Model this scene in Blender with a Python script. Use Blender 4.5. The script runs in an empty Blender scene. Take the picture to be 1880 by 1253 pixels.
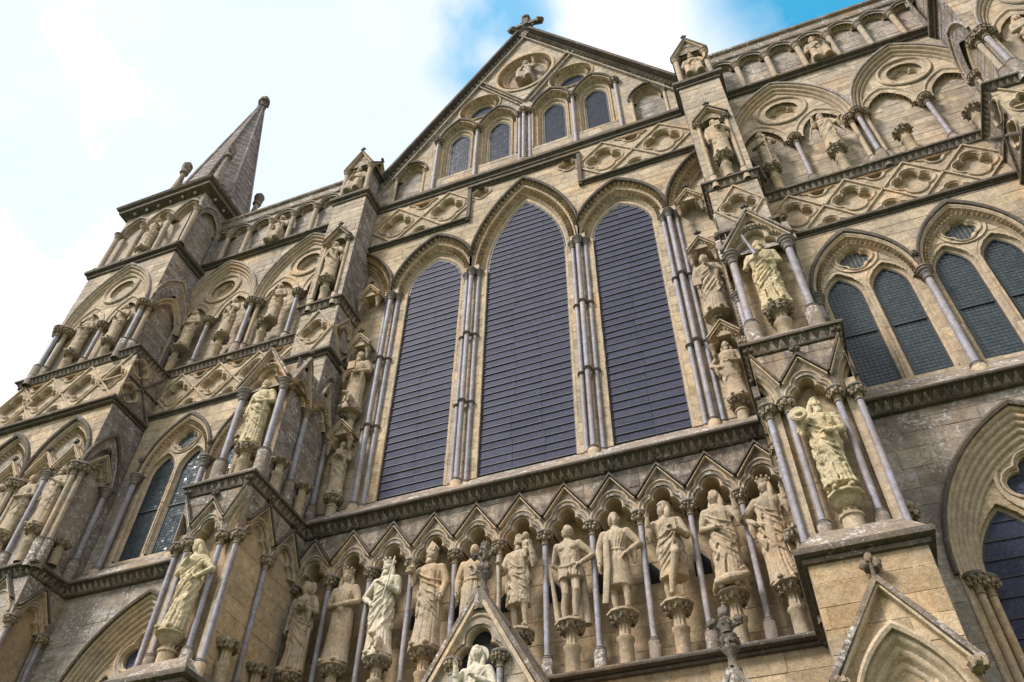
import bpy, math, random
from mathutils import Vector, Matrix, noise
rnd = random.Random(7)
PI = math.pi
SC = bpy.context.scene
COL = SC.collection
ZG = 12.457                      # height of the great window sill above the ground

# ------------------------------------------------------------------ camera, sky, sun, exposure
cam = bpy.data.cameras.new('camera'); co = bpy.data.objects.new('camera', cam); COL.objects.link(co)
YAW, PITCH, ROLL = -0.3772, 0.8268, 0.0161
fw = Vector((math.sin(YAW)*math.cos(PITCH), math.cos(YAW)*math.cos(PITCH), math.sin(PITCH)))
r0 = Vector((math.cos(YAW), -math.sin(YAW), 0)); u0 = r0.cross(fw)
rr = math.cos(ROLL)*r0 + math.sin(ROLL)*u0; uu = -math.sin(ROLL)*r0 + math.cos(ROLL)*u0
co.matrix_world = Matrix(((rr.x, uu.x, -fw.x, 4.5952), (rr.y, uu.y, -fw.y, -12.5388), (rr.z, uu.z, -fw.z, 1.65), (0, 0, 0, 1)))
cam.sensor_fit = 'HORIZONTAL'; cam.sensor_width = 36.0; cam.lens = 36.0*1552.3/1880.0
cam.clip_end = 3000; cam.clip_start = 0.1
SC.camera = co
SUN_AZ, SUN_EL = math.radians(-128), math.radians(48)      # direction the light comes from
w = bpy.data.worlds.new('World'); SC.world = w; w.use_nodes = True
nt = w.node_tree; nt.nodes.clear(); N = nt.nodes.new; LK = nt.links.new
out = N('ShaderNodeOutputWorld'); bg = N('ShaderNodeBackground'); sky = N('ShaderNodeTexSky')
sky.sky_type = 'NISHITA'; sky.sun_disc = False; sky.sun_elevation = SUN_EL; sky.sun_rotation = PI/2 - SUN_AZ
sky.air_density = 1.6; sky.dust_density = 0.6; sky.ozone_density = 2.5
tc = N('ShaderNodeTexCoord')
n1 = N('ShaderNodeTexNoise'); n1.inputs['Scale'].default_value = 2.1; n1.inputs['Detail'].default_value = 7; n1.inputs['Roughness'].default_value = 0.52
mp = N('ShaderNodeMapping'); mp.inputs['Location'].default_value = (0.9, 0.35, 0.2); mp.inputs['Scale'].default_value = (1, 1, 1.25)
LK(tc.outputs['Generated'], mp.inputs['Vector']); LK(mp.outputs['Vector'], n1.inputs['Vector'])
rampc = N('ShaderNodeValToRGB'); rampc.color_ramp.elements[0].position = 0.36; rampc.color_ramp.elements[1].position = 0.47
LK(n1.outputs['Fac'], rampc.inputs['Fac'])
# thin blue openings between clouds, over the right shoulder of the gable
def gap(d, c0, c1):
    v = N('ShaderNodeVectorMath'); v.operation = 'DOT_PRODUCT'; v.inputs[1].default_value = Vector(d).normalized()
    LK(tc.outputs['Generated'], v.inputs[0])
    m = N('ShaderNodeMapRange'); m.inputs['From Min'].default_value = c0; m.inputs['From Max'].default_value = c1; m.interpolation_type = 'SMOOTHSTEP'
    LK(v.outputs['Value'], m.inputs['Value']); return m.outputs['Result']
def mathn(op, a, b):
    m = N('ShaderNodeMath'); m.operation = op; m.use_clamp = True
    for i, q in enumerate((a, b)):
        if isinstance(q, (int, float)): m.inputs[i].default_value = q
        else: LK(q, m.inputs[i])
    return m.outputs[0]
n2 = N('ShaderNodeTexNoise'); n2.inputs['Scale'].default_value = 7; n2.inputs['Detail'].default_value = 6
LK(tc.outputs['Generated'], n2.inputs['Vector'])
dirs = lambda u, v: fw + rr*((u-940)/1552.3) - uu*((v-626.5)/1552.3)
g1 = gap(dirs(1560, -60), 0.980, 0.998); g2 = gap(dirs(900, 60), 0.9945, 0.9995); g3 = gap(dirs(-200, 420), 0.72, 0.98)
nr_ = N('ShaderNodeMapRange'); nr_.inputs['From Min'].default_value = 0.42; nr_.inputs['From Max'].default_value = 0.60; LK(n2.outputs['Fac'], nr_.inputs['Value'])
gg = mathn('MAXIMUM', g1, mathn('MULTIPLY', g2, mathn('MULTIPLY', nr_.outputs['Result'], 0.75)))
gg = mathn('MULTIPLY', gg, mathn('MULTIPLY_ADD', n2.outputs['Fac'], 1.9)) if False else mathn('MULTIPLY', gg, mathn('MULTIPLY', n2.outputs['Fac'], 2.0))
cov = mathn('SUBTRACT', mathn('MAXIMUM', rampc.outputs['Color'], 0.93), gg)
cl = N('ShaderNodeValToRGB'); cl.color_ramp.elements[0].color = (0.86, 0.92, 1.0, 1); cl.color_ramp.elements[1].color = (1.10, 1.10, 1.12, 1)
cl.color_ramp.elements[0].position = 0.33; cl.color_ramp.elements[1].position = 0.50
LK(mathn('SUBTRACT', n1.outputs['Fac'], mathn('MULTIPLY', g3, 0.10)), cl.inputs['Fac'])
skm = N('ShaderNodeMix'); skm.data_type = 'RGBA'; skm.blend_type = 'MULTIPLY'; skm.inputs['Factor'].default_value = 1
LK(sky.outputs['Color'], skm.inputs['A']); skm.inputs['B'].default_value = (0.06, 0.24, 0.24, 1)
mx = N('ShaderNodeMix'); mx.data_type = 'RGBA'
LK(cov, mx.inputs['Factor']); LK(skm.outputs['Result'], mx.inputs['A']); LK(cl.outputs['Color'], mx.inputs['B'])
LK(mx.outputs['Result'], bg.inputs['Color']); bg.inputs['Strength'].default_value = 0.66
LK(bg.outputs['Background'], out.inputs['Surface'])
sl = bpy.data.lights.new('sun', 'SUN'); sl.energy = 3.3; sl.angle = math.radians(13); sl.color = (1.0, 0.965, 0.92)
so = bpy.data.objects.new('sun', sl); COL.objects.link(so)
sd = Vector((math.cos(SUN_AZ)*math.cos(SUN_EL), math.sin(SUN_AZ)*math.cos(SUN_EL), math.sin(SUN_EL)))
so.rotation_euler = sd.to_track_quat('Z', 'Y').to_euler(); so.location = (0, -40, 60)
SC.view_settings.view_transform = 'Standard'; SC.view_settings.look = 'None'; SC.view_settings.exposure = 0.75; SC.view_settings.gamma = 1
SC.render.engine = 'CYCLES'

# ------------------------------------------------------------------ materials
MATS = {}
def new_mat(name):
    m = bpy.data.materials.new(name); m.use_nodes = True
    return m, m.node_tree, m.node_tree.nodes['Principled BSDF']
def noise_node(t, pos, scale, detail=6, rough=0.6, zs=1.0):
    n = t.nodes.new('ShaderNodeTexNoise'); n.inputs['Scale'].default_value = scale; n.inputs['Detail'].default_value = detail; n.inputs['Roughness'].default_value = rough
    if zs != 1.0:
        mpp = t.nodes.new('ShaderNodeMapping'); mpp.inputs['Scale'].default_value = (1, 1, zs)
        t.links.new(pos, mpp.inputs['Vector']); t.links.new(mpp.outputs['Vector'], n.inputs['Vector'])
    else: t.links.new(pos, n.inputs['Vector'])
    return n.outputs['Fac']
def ramp(t, fac, p0, p1, c0=(0, 0, 0), c1=(1, 1, 1)):
    r = t.nodes.new('ShaderNodeValToRGB'); e = r.color_ramp.elements
    e[0].position, e[1].position = p0, p1; e[0].color = (*c0, 1); e[1].color = (*c1, 1)
    t.links.new(fac, r.inputs['Fac']); return r.outputs['Color']
def mixc(t, fac, a, b, mode='MIX'):
    m = t.nodes.new('ShaderNodeMix'); m.data_type = 'RGBA'; m.blend_type = mode
    for s, q in (('Factor', fac), ('A', a), ('B', b)):
        if isinstance(q, (int, float)): m.inputs[s].default_value = q
        elif isinstance(q, tuple): m.inputs[s].default_value = (*q, 1)
        else: t.links.new(q, m.inputs[s])
    return m.outputs['Result']
def stone(name, c1, c2, grey=(0.16, 0.14, 0.13), ga=0.4, lich=0.15, lc=(0.42, 0.41, 0.38), top=0.0, bump=0.35, streak=0.0, tonev=0.32, rough=0.9, patch=None, low=1.6):
    m, t, b = new_mat(name)
    g = t.nodes.new('ShaderNodeNewGeometry'); pos = g.outputs['Position']
    at = t.nodes.new('ShaderNodeAttribute'); at.attribute_name = 'tone'
    oi = t.nodes.new('ShaderNodeObjectInfo')
    base = mixc(t, noise_node(t, pos, 1.3, 5), c1, c2)
    base = mixc(t, ramp(t, noise_node(t, pos, 0.75, 4), 0.5, 0.68), base, (c1[0]*1.06, c1[1]*0.93, c1[2]*0.80))
    base = mixc(t, 1.0, base, ramp(t, noise_node(t, pos, 45, 4, 0.7), 0.30, 0.66, (0.66, 0.65, 0.65), (1.22, 1.22, 1.22)), 'MULTIPLY')
    tone = mixc(t, at.outputs['Fac'], (1-tonev, 1-tonev*1.05, 1-tonev*1.12), (1+tonev*0.55, 1+tonev*0.5, 1+tonev*0.42))
    base = mixc(t, 1.0, base, tone, 'MULTIPLY')
    base = mixc(t, 1.0, base, ramp(t, noise_node(t, pos, 19, 4, 0.7), 0.25, 0.75, (0.78, 0.77, 0.75), (1.16, 1.15, 1.13)), 'MULTIPLY')
    gm = ramp(t, noise_node(t, pos, 0.9, 8, 0.68), 0.62-0.30*ga, 0.78-0.16*ga)
    k = t.nodes.new('ShaderNodeMath'); k.operation = 'MULTIPLY'; k.inputs[1].default_value = min(1, ga*1.3); t.links.new(gm, k.inputs[0])
    base = mixc(t, k.outputs[0], base, grey)
    if streak:
        sm = ramp(t, noise_node(t, pos, 5.0, 5, 0.6, 0.16), 0.42, 0.60)
        k3 = t.nodes.new('ShaderNodeMath'); k3.operation = 'MULTIPLY'; k3.inputs[1].default_value = streak; t.links.new(sm, k3.inputs[0])
        base = mixc(t, k3.outputs[0], base, (0.10, 0.078, 0.07))
    pm = ramp(t, noise_node(t, pos, 2.0, 7, 0.7, 2.4), 0.54, 0.70)
    kp = t.nodes.new('ShaderNodeMath'); kp.operation = 'MULTIPLY'; kp.inputs[1].default_value = min(1, (0.55 if not patch else 0.95)*(0.3+ga)); t.links.new(pm, kp.inputs[0])
    base = mixc(t, kp.outputs[0], base, patch or (c1[0]*0.80, c1[1]*0.87, c1[2]*1.12))
    base = mixc(t, 1.0, base, ramp(t, noise_node(t, pos, 7, 5, 0.7), 0.32, 0.62, (0.70, 0.68, 0.66), (1.08, 1.08, 1.08)), 'MULTIPLY')
    if lich:
        lm = ramp(t, noise_node(t, pos, 16, 5, 0.65), 0.60-0.12*lich, 0.68-0.08*lich)
        ml = ramp(t, noise_node(t, pos, 2.3, 3), 0.45, 0.6)
        k2 = t.nodes.new('ShaderNodeMath'); k2.operation = 'MULTIPLY'; t.links.new(lm, k2.inputs[0]); t.links.new(ml, k2.inputs[1])
        k4 = t.nodes.new('ShaderNodeMath'); k4.operation = 'MULTIPLY'; k4.inputs[1].default_value = min(1, lich*2.2); t.links.new(k2.outputs[0], k4.inputs[0])
        base = mixc(t, k4.outputs[0], base, lc)
    t.links.new(base, b.inputs['Base Color']); b.inputs['Roughness'].default_value = rough
    b.inputs['Specular IOR Level'].default_value = 0.25
    bn = t.nodes.new('ShaderNodeBump'); bn.inputs['Strength'].default_value = bump; bn.inputs['Distance'].default_value = 0.02
    s1 = noise_node(t, pos, 26, 6, 0.7); s2 = noise_node(t, pos, 5, 6, 0.65); sm2 = t.nodes.new('ShaderNodeMath'); sm2.operation = 'MULTIPLY_ADD'; sm2.inputs[1].default_value = low; t.links.new(s2, sm2.inputs[0]); t.links.new(s1, sm2.inputs[2]); t.links.new(sm2.outputs[0], bn.inputs['Height']); t.links.new(bn.outputs['Normal'], b.inputs['Normal'])
    MATS[name] = m; return m
stone('gold', (0.48, 0.37, 0.24), (0.415, 0.325, 0.22), (0.235, 0.19, 0.15), 0.42, 0.15)
stone('buff', (0.50, 0.405, 0.29), (0.43, 0.35, 0.255), (0.245, 0.208, 0.178), 0.45, 0.18)
stone('pale', (0.475, 0.40, 0.312), (0.41, 0.345, 0.272), (0.235, 0.203, 0.182), 0.52, 0.25)
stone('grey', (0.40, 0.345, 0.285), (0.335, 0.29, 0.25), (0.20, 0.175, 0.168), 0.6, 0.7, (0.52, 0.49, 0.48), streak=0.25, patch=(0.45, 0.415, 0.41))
stone('stain', (0.39, 0.32, 0.245), (0.31, 0.255, 0.205), (0.138, 0.112, 0.106), 0.65, 0.5, (0.50, 0.46, 0.42), streak=0.7, patch=(0.46, 0.405, 0.365))
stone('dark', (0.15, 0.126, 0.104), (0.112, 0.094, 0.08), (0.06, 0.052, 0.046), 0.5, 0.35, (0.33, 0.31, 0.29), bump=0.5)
stone('leafdark', (0.20, 0.17, 0.142), (0.14, 0.12, 0.104), (0.07, 0.06, 0.054), 0.5, 0.4, (0.36, 0.33, 0.30), bump=0.6)
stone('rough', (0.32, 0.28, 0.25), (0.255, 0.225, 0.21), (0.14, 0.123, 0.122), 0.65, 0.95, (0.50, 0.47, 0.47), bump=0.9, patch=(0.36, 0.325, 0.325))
stone('spirestone', (0.235, 0.20, 0.185), (0.18, 0.155, 0.148), (0.10, 0.088, 0.088), 0.6, 0.9, (0.40, 0.37, 0.37), bump=0.9, patch=(0.27, 0.24, 0.24))
stone('sill', (0.30, 0.245, 0.19), (0.21, 0.172, 0.14), (0.12, 0.10, 0.092), 0.6, 0.9, (0.54, 0.51, 0.49), bump=0.7)
stone('mould', (0.52, 0.42, 0.305), (0.45, 0.365, 0.268), (0.25, 0.212, 0.182), 0.42, 0.12, bump=0.2)
stone('purbeck', (0.42, 0.415, 0.48), (0.235, 0.228, 0.285), (0.24, 0.195, 0.185), 0.7, 0.3, (0.50, 0.49, 0.52), bump=0.2, rough=0.6)
stone('purbcap', (0.265, 0.24, 0.228), (0.22, 0.198, 0.19), (0.13, 0.112, 0.104), 0.45, 0.15, bump=0.2, rough=0.75)
stone('leafcap', (0.40, 0.325, 0.24), (0.30, 0.245, 0.185), (0.14, 0.115, 0.098), 0.55, 0.2, bump=0.6)
stone('statue', (0.485, 0.395, 0.29), (0.415, 0.335, 0.245), (0.225, 0.188, 0.15), 0.48, 0.15, bump=0.28, low=0.15)
stone('statue_cream', (0.61, 0.525, 0.355), (0.52, 0.435, 0.28), (0.36, 0.29, 0.185), 0.45, 0.25, (0.68, 0.62, 0.48), bump=0.6, low=0.6)
stone('statue_white', (0.66, 0.61, 0.50), (0.58, 0.535, 0.43), (0.38, 0.335, 0.26), 0.35, 0.08, bump=0.25, low=0.1)
def glass_mat(name, col, col2, rough, scale, spec=0.5):
    m, t, b = new_mat(name); g = t.nodes.new('ShaderNodeNewGeometry')
    at = t.nodes.new('ShaderNodeAttribute'); at.attribute_name = 'tone'
    c = mixc(t, noise_node(t, g.outputs['Position'], scale, 4), col, col2)
    c = mixc(t, 1.0, c, mixc(t, ramp(t, at.outputs['Fac'], 0.0, 1.0), (0.84, 0.84, 0.86), (1.18, 1.17, 1.15)), 'MULTIPLY')
    if name == 'oldglass':
        vo = t.nodes.new('ShaderNodeTexVoronoi'); vo.feature = 'DISTANCE_TO_EDGE'; vo.inputs['Scale'].default_value = 6.5
        wv = t.nodes.new('ShaderNodeVectorMath'); wv.operation = 'ADD'; nw = t.nodes.new('ShaderNodeTexNoise'); nw.inputs['Scale'].default_value = 4; t.links.new(g.outputs['Position'], nw.inputs['Vector']); t.links.new(g.outputs['Position'], wv.inputs[0]); t.links.new(nw.outputs['Color'], wv.inputs[1]); t.links.new(wv.outputs[0], vo.inputs['Vector'])
        c = mixc(t, ramp(t, vo.outputs['Distance'], 0.012, 0.035), (0.085, 0.088, 0.12), c)
    t.links.new(c, b.inputs['Base Color']); b.inputs['Roughness'].default_value = rough; b.inputs['Specular IOR Level'].default_value = spec
    bn = t.nodes.new('ShaderNodeBump'); bn.inputs['Strength'].default_value = 0.25; bn.inputs['Distance'].default_value = 0.01
    t.links.new(noise_node(t, g.outputs['Position'], scale*5, 5), bn.inputs['Height']); t.links.new(bn.outputs['Normal'], b.inputs['Normal'])
    MATS[name] = m
glass_mat('gableglass', (0.026, 0.031, 0.050), (0.045, 0.050, 0.072), 0.35, 4.0, 0.06)
glass_mat('oldglass', (0.029, 0.034, 0.066), (0.060, 0.055, 0.084), 0.6, 3.0, 0.07)
glass_mat('quarry', (0.030, 0.042, 0.048), (0.062, 0.076, 0.084), 0.24, 4.0, 0.28)
def plain(name, col, rough=0.7, metal=0.0):
    m, t, b = new_mat(name); g = t.nodes.new('ShaderNodeNewGeometry')
    c = mixc(t, noise_node(t, g.outputs['Position'], 9, 5), tuple(x*0.75 for x in col), tuple(x*1.25 for x in col))
    t.links.new(c, b.inputs['Base Color']); b.inputs['Roughness'].default_value = rough; b.inputs['Metallic'].default_value = metal; MATS[name] = m
plain('lead', (0.028, 0.027, 0.030), 0.6)
plain('leadlight', (0.24, 0.25, 0.30), 0.6)
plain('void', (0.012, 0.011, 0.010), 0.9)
plain('roof', (0.10, 0.105, 0.11), 0.6)
plain('turf', (0.055, 0.085, 0.028), 0.95)

# ------------------------------------------------------------------ mesh helpers
class MB:
    def __init__(s): s.v = []; s.f = []; s.t = []; s.m = []
    def add(s, vs, fs, tone=0.5, mi=0):
        o = len(s.v); s.v.extend(vs); s.f.extend([tuple(i+o for i in q) for q in fs])
        s.t.extend([tone]*len(fs)); s.m.extend([mi]*len(fs)); return s
    def box(s, x0, x1, y0, y1, z0, z1, tone=0.5, mi=0):
        vs = [(x, y, z) for z in (z0, z1) for y in (y0, y1) for x in (x0, x1)]
        return s.add(vs, [(0, 2, 3, 1), (4, 5, 7, 6), (0, 1, 5, 4), (2, 6, 7, 3), (0, 4, 6, 2), (1, 3, 7, 5)], tone, mi)
    def grid(s, rows, closed=False, tone=0.5, mi=0, flip=False):
        n = len(rows[0]); vs = [p for r in rows for p in r]; fs = []
        for i in range(len(rows)-1):
            for j in range(n if closed else n-1):
                a, b = i*n+j, i*n+(j+1) % n; q = (a, b, b+n, a+n); fs.append(q[::-1] if flip else q)
        return s.add(vs, fs, tone, mi)
    def lathe(s, prof, n=12, c=(0, 0, 0), a0=0, a1=2*PI, tone=0.5, mi=0):
        full = abs(a1-a0-2*PI) < 1e-6; k = n if full else n+1
        rows = [[(c[0]+max(r, 1e-4)*math.cos(a0+(a1-a0)*j/n), c[1]+max(r, 1e-4)*math.sin(a0+(a1-a0)*j/n), c[2]+z) for j in range(k)] for r, z in prof]
        return s.grid(rows, full, tone, mi)
    def tube(s, pts, rad, n=8, tone=0.5, mi=0, cap=True, fy=1.0):
        pts = [Vector(p) for p in pts]; rows = []
        for i, p in enumerate(pts):
            d = (pts[min(i+1, len(pts)-1)]-pts[max(i-1, 0)]).normalized()
            a = d.cross(Vector((0, 1, 0)) if abs(d.y) < 0.9 else Vector((1, 0, 0))).normalized(); b = d.cross(a)
            r = rad[i] if isinstance(rad, (list, tuple)) else rad
            rows.append([tuple(p+a*r*math.cos(2*PI*j/n)+b*r*fy*math.sin(2*PI*j/n)) for j in range(n)])
        if cap: rows = [[tuple(pts[0])]*n]+rows+[[tuple(pts[-1])]*n]
        return s.grid(rows, True, tone, mi)
    def ball(s, c, r, nu=10, nv=7, fn=None, tone=0.5, mi=0):
        if not isinstance(r, (tuple, list)): r = (r, r, r)
        rows = []
        for i in range(nv+1):
            th = PI*i/nv; row = []
            for j in range(nu):
                ph = 2*PI*j/nu; d = Vector((math.sin(th)*math.cos(ph), math.sin(th)*math.sin(ph), math.cos(th)))
                k = fn(d) if fn else 1.0
                row.append((c[0]+d.x*r[0]*k, c[1]+d.y*r[1]*k, c[2]+d.z*r[2]*k))
            rows.append(row)
        return s.grid(rows, True, tone, mi, flip=True)
    def prism(s, poly, y0, y1, tone=0.5, mi=0):          # polygon in x,z (counter-clockwise seen from -y), extruded y0 (front) to y1
        n = len(poly); vs = [(x, y0, z) for x, z in poly]+[(x, y1, z) for x, z in poly]
        return s.add(vs, [tuple(range(n)), tuple(range(2*n-1, n-1, -1))]+[(i, i+n, (i+1) % n+n, (i+1) % n) for i in range(n)], tone, mi)
    def mesh(s, name, mats, smooth=None):
        me = bpy.data.meshes.new(name); me.from_pydata(s.v, [], s.f)
        for q in (mats if isinstance(mats, (list, tuple)) else [mats]): me.materials.append(MATS[q])
        if len(set(s.m)) > 1: me.polygons.foreach_set('material_index', s.m)
        a = me.attributes.new('tone', 'FLOAT', 'FACE'); a.data.foreach_set('value', s.t)
        me.validate(); me.update()
        if smooth:
            me.shade_smooth(); me.set_sharp_from_angle(angle=math.radians(smooth))
        return me
FACE = {'F': 0.0, 'E': PI/2, 'W': -PI/2}          # front wall, wall looking to +x, wall looking to -x
def put(name, me, parent, loc=(0, 0, 0), rz=0.0, zg=True):
    o = bpy.data.objects.new(name, me); COL.objects.link(o)
    o.location = (loc[0], loc[1], loc[2]+(ZG if zg else 0)); o.rotation_euler = (0, 0, rz)
    if parent: o.parent = parent
    return o
def sub(name, me, parent, loc=(0, 0, 0), rz=0.0): return put(name, me, parent, loc, rz, False)
def at(face, u, w, v):                             # u along the wall, w = plane coordinate, v height
    return (u, w, v) if face == 'F' else (w, u, v)
CH = bpy.data.objects.new('cathedral', None); COL.objects.link(CH)
CH['label'] = 'pale gold limestone cathedral west front with gable, lancets, niches and spired turret'; CH['category'] = 'cathedral'
CACHE = {}
def cached(key, fn):
    if key not in CACHE: CACHE[key] = fn()
    return CACHE[key]

# ------------------------------------------------------------------ arch geometry
def arch_pts(hw, h, n=9):
    R = (hw*hw+h*h)/(2*hw); cx = hw-R; a1 = math.atan2(h, -cx); pts = []
    for i in range(n+1):
        a = a1*i/n; pts.append((cx+R*math.cos(a), R*math.sin(a)))
    return [(-x, z) for x, z in pts]+pts[::-1][1:]
def lerp(a, b, t): return a+(b-a)*t
def arch_at(inn, outr, t, n=9, leg=0.0):
    p = arch_pts(lerp(inn[0], outr[0], t), lerp(inn[1], outr[1], t), n)
    if leg: p = [(p[0][0], -leg)]+p+[(p[-1][0], -leg)]
    return p
def in_arch(cx, zs, hw, h, zb):
    R = (hw*hw+h*h)/(2*hw)
    def f(x, z):
        x = abs(x-cx)
        if x >= hw or z <= zb or z >= zs+h: return False
        return z <= zs or (x-(hw-R))**2+(z-zs)**2 < R*R
    f.bb = (cx-hw, cx+hw, zb, zs+h); return f
def in_disc(cx, cz, r, rz=None):
    rz = rz or r
    f = lambda x, z: ((x-cx)/r)**2+((z-cz)/rz)**2 < 1
    f.bb = (cx-r, cx+r, cz-rz, cz+rz); return f
def in_rect(x0, x1, z0, z1):
    f = lambda x, z: x0 < x < x1 and z0 < z < z1
    f.bb = (x0, x1, z0, z1); return f
def in_quat(cx, cz, a, r, zmin=-99, zmax=99):
    def f(x, z):
        if z < zmin or z > zmax: return False
        x -= cx; z -= cz
        return min((abs(x)-a)**2+z*z, x*x+(abs(z)-a)**2) < r*r or (abs(x) < a*0.75 and abs(z) < a*0.75)
    f.bb = (cx-a-r, cx+a+r, max(zmin, cz-a-r), min(zmax, cz+a+r)); return f
def in_tref(cx, zs, k, zb):
    c1, r1, c2, r2 = TREF
    def f(x, z):
        x = abs(x-cx)/k; q = (z-zs)/k
        if q < 0: return x < c1+r1 and z > zb
        return (x-c1)**2+q*q < r1*r1 and x > c1*0 or x*x+(q-c2)**2 < r2*r2
    f.bb = (cx-(c1+r1)*k, cx+(c1+r1)*k, zb, zs+(c2+r2)*k); return f
TREF = (0.13, 0.22, 0.25, 0.20)                    # side lobe centre x, radius; top lobe centre z, radius
def tref_pts(d, k=1.0, n=6, leg=0.0):
    c1, r1, c2, r2 = TREF; a, b = r1+d, r2+d
    D = math.hypot(c1, c2); q = (a*a-b*b+D*D)/(2*D); hh = math.sqrt(max(a*a-q*q, 1e-6))
    ux, uz = -c1/D, c2/D; px, pz = c1+ux*q+uz*hh, uz*q-ux*hh
    s0 = math.atan2(pz, px-c1); t0 = math.atan2(pz-c2, px); top = PI/2
    pts = [(c1+a*math.cos(s0*i/n), a*math.sin(s0*i/n)) for i in range(n+1)]
    pts += [(b*math.cos(lerp(t0, top, i/n)), c2+b*math.sin(lerp(t0, top, i/n))+0.05*max(0, i/n-0.6)) for i in range(1, n+1)]
    pts = [(x*k, z*k) for x, z in pts]
    if leg: pts = [(pts[0][0], -leg)]+pts
    return [(-x, z) for x, z in pts]+pts[::-1][1:]
def quat_pts(a, r, d, n=7):
    r = r+d; h = math.acos(max(-1, min(1, a/(math.sqrt(2)*r)))) if r > a/math.sqrt(2) else 0
    sp = PI/4+h if r > a/math.sqrt(2) else PI/2; sp = min(sp, PI*0.75)
    pts = []
    for q in range(4):
        c = (a*math.cos(q*PI/2), a*math.sin(q*PI/2))
        # arc limits where neighbouring lobes meet on the diagonal
        disc = r*r-a*a/2; e = math.sqrt(max(disc, 0)); m = a/2
        k = m+e/math.sqrt(2); ang = math.atan2(k, k-a)
        for i in range(n): pts.append((c[0]+r*math.cos(q*PI/2-ang+2*ang*i/n), c[1]+r*math.sin(q*PI/2-ang+2*ang*i/n)))
    return pts
def prof(n, yi, yo, amp, per=6, steps=0):
    out = []
    for i in range(n*per+1):
        t = i/(n*per); y = lerp(yi, yo, (math.floor(t*n+1e-6)/n*0.55+t*0.45))
        out.append((t, y-amp*1.7*(abs(math.sin(PI*n*t))**0.5-0.35)))
    return out
def sweep(mb, fn, pr, tone=0.5, mi=0, closed=False):
    mb.grid([[(x, y, z) for x, z in fn(t)] for t, y in pr], closed, tone, mi)
def tooth(mb, x, z, y, r, hgt, ang=0.0, mi=0):
    c, s = math.cos(ang), math.sin(ang); vs = []
    for k in range(8):
        rad = r if k % 2 == 0 else r*0.42; a = ang+k*PI/4
        vs.append((x+rad*math.cos(a), y+(0.0 if k % 2 == 0 else 0.004), z+rad*math.sin(a)))
    vs.append((x, y-hgt, z)); mb.add(vs, [((k+1) % 8, k, 8) for k in range(8)], rnd.random(), mi)
def teeth_along(mb, pts, y, r, hgt, gapf=1.9):
    acc = r
    for (x0, z0), (x1, z1) in zip(pts, pts[1:]):
        L = math.hypot(x1-x0, z1-z0); a = math.atan2(z1-z0, x1-x0)
        while acc < L:
            tooth(mb, lerp(x0, x1, acc/L), lerp(z0, z1, acc/L), y, r, hgt, a); acc += r*gapf
        acc -= L
def groove(pr, dogs, dw, dep):
    out = list(pr)
    for t in dogs:
        y0 = out[0]; y9 = out[-1]; mid = min(out, key=lambda q: abs(q[0]-t))[1]
        out = [q for q in out if abs(q[0]-t) > dw*1.25]
        if not [q for q in out if q[0] < t]: out.insert(0, (min(y0[0], t-dw*1.2), y0[1]))
        if not [q for q in out if q[0] > t]: out.append((max(y9[0], t+dw*1.2), y9[1]))
        yl = [q for q in out if q[0] < t][-1][1]; yr = [q for q in out if q[0] > t][0][1]; m = (yl+yr)/2
        out += [(t-dw*1.15, min(yl, m)), (t-dw, m+dep), (t+dw, m+dep), (t+dw*1.15, min(yr, m))]; out.sort()
    return out
def add_arch(face, u, w, zs, inn, outr, yi=0.3, yo=0.0, rolls=3, amp=0.03, leg=0.0, dog=(), hood=0.06, mat='mould', hmat='dark', n=9, hd=False, name='arch', half=0, dr=0.06, cx=(-99, 99)):
    """moulded pointed arch; w is the wall plane, yi/yo depths relative to it"""
    def KP(p): return [(max(cx[0], min(cx[1], x)), z) for x, z in p]
    def mk():
        mb = MB(); hf = (lambda p: p) if not half else (lambda p: p[:n+1] if half < 0 else p[n:]); sweep(mb, lambda t: KP(hf(arch_at(inn, outr, t, n, leg))), groove(prof(rolls, yi, yo, amp), dogs, dw, dr*0.55)); return mb.mesh(name, mat, 40)
    dogs = tuple(dog)+((0.86,) if hd else ()); wdt = (outr[0]-inn[0]+outr[1]-inn[1])/2; dw = dr*1.12/wdt
    key = ('arch', inn, outr, yi, yo, rolls, amp, leg, n, mat, dogs, half, dr, cx)
    o = put(name, cached(key, mk), CH, at(face, u, w, zs), FACE[face])
    def mkd():
        mb = MB()
        pr0 = [q for q in groove(prof(rolls, yi, yo, amp), dogs, dw, dr*0.55)]
        for t in dogs:
            p = [q for q in arch_at(inn, outr, t, n*2) if cx[0]+dr*.5 < q[0] < cx[1]-dr*.5]; teeth_along(mb, p, [q[1] for q in pr0 if abs(q[0]-(t+dw)) < 1e-6][0]-0.004, dr, dr*1.55, 1.75)
        return mb.mesh('dogtooth', mat)
    if dog or hd:
        d = sub('dogtooth', cached(key+('dog', dog, hd), mkd), o); d['kind'] = 'stuff'
    if hood:
        def mkh():
            mb = MB(); T = hood/max(outr[0]-inn[0], 0.05)
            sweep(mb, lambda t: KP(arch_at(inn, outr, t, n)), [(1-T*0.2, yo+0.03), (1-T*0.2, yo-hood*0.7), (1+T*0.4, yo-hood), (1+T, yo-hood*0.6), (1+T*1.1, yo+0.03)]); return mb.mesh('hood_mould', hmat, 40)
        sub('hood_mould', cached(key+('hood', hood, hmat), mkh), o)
    return o
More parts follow.
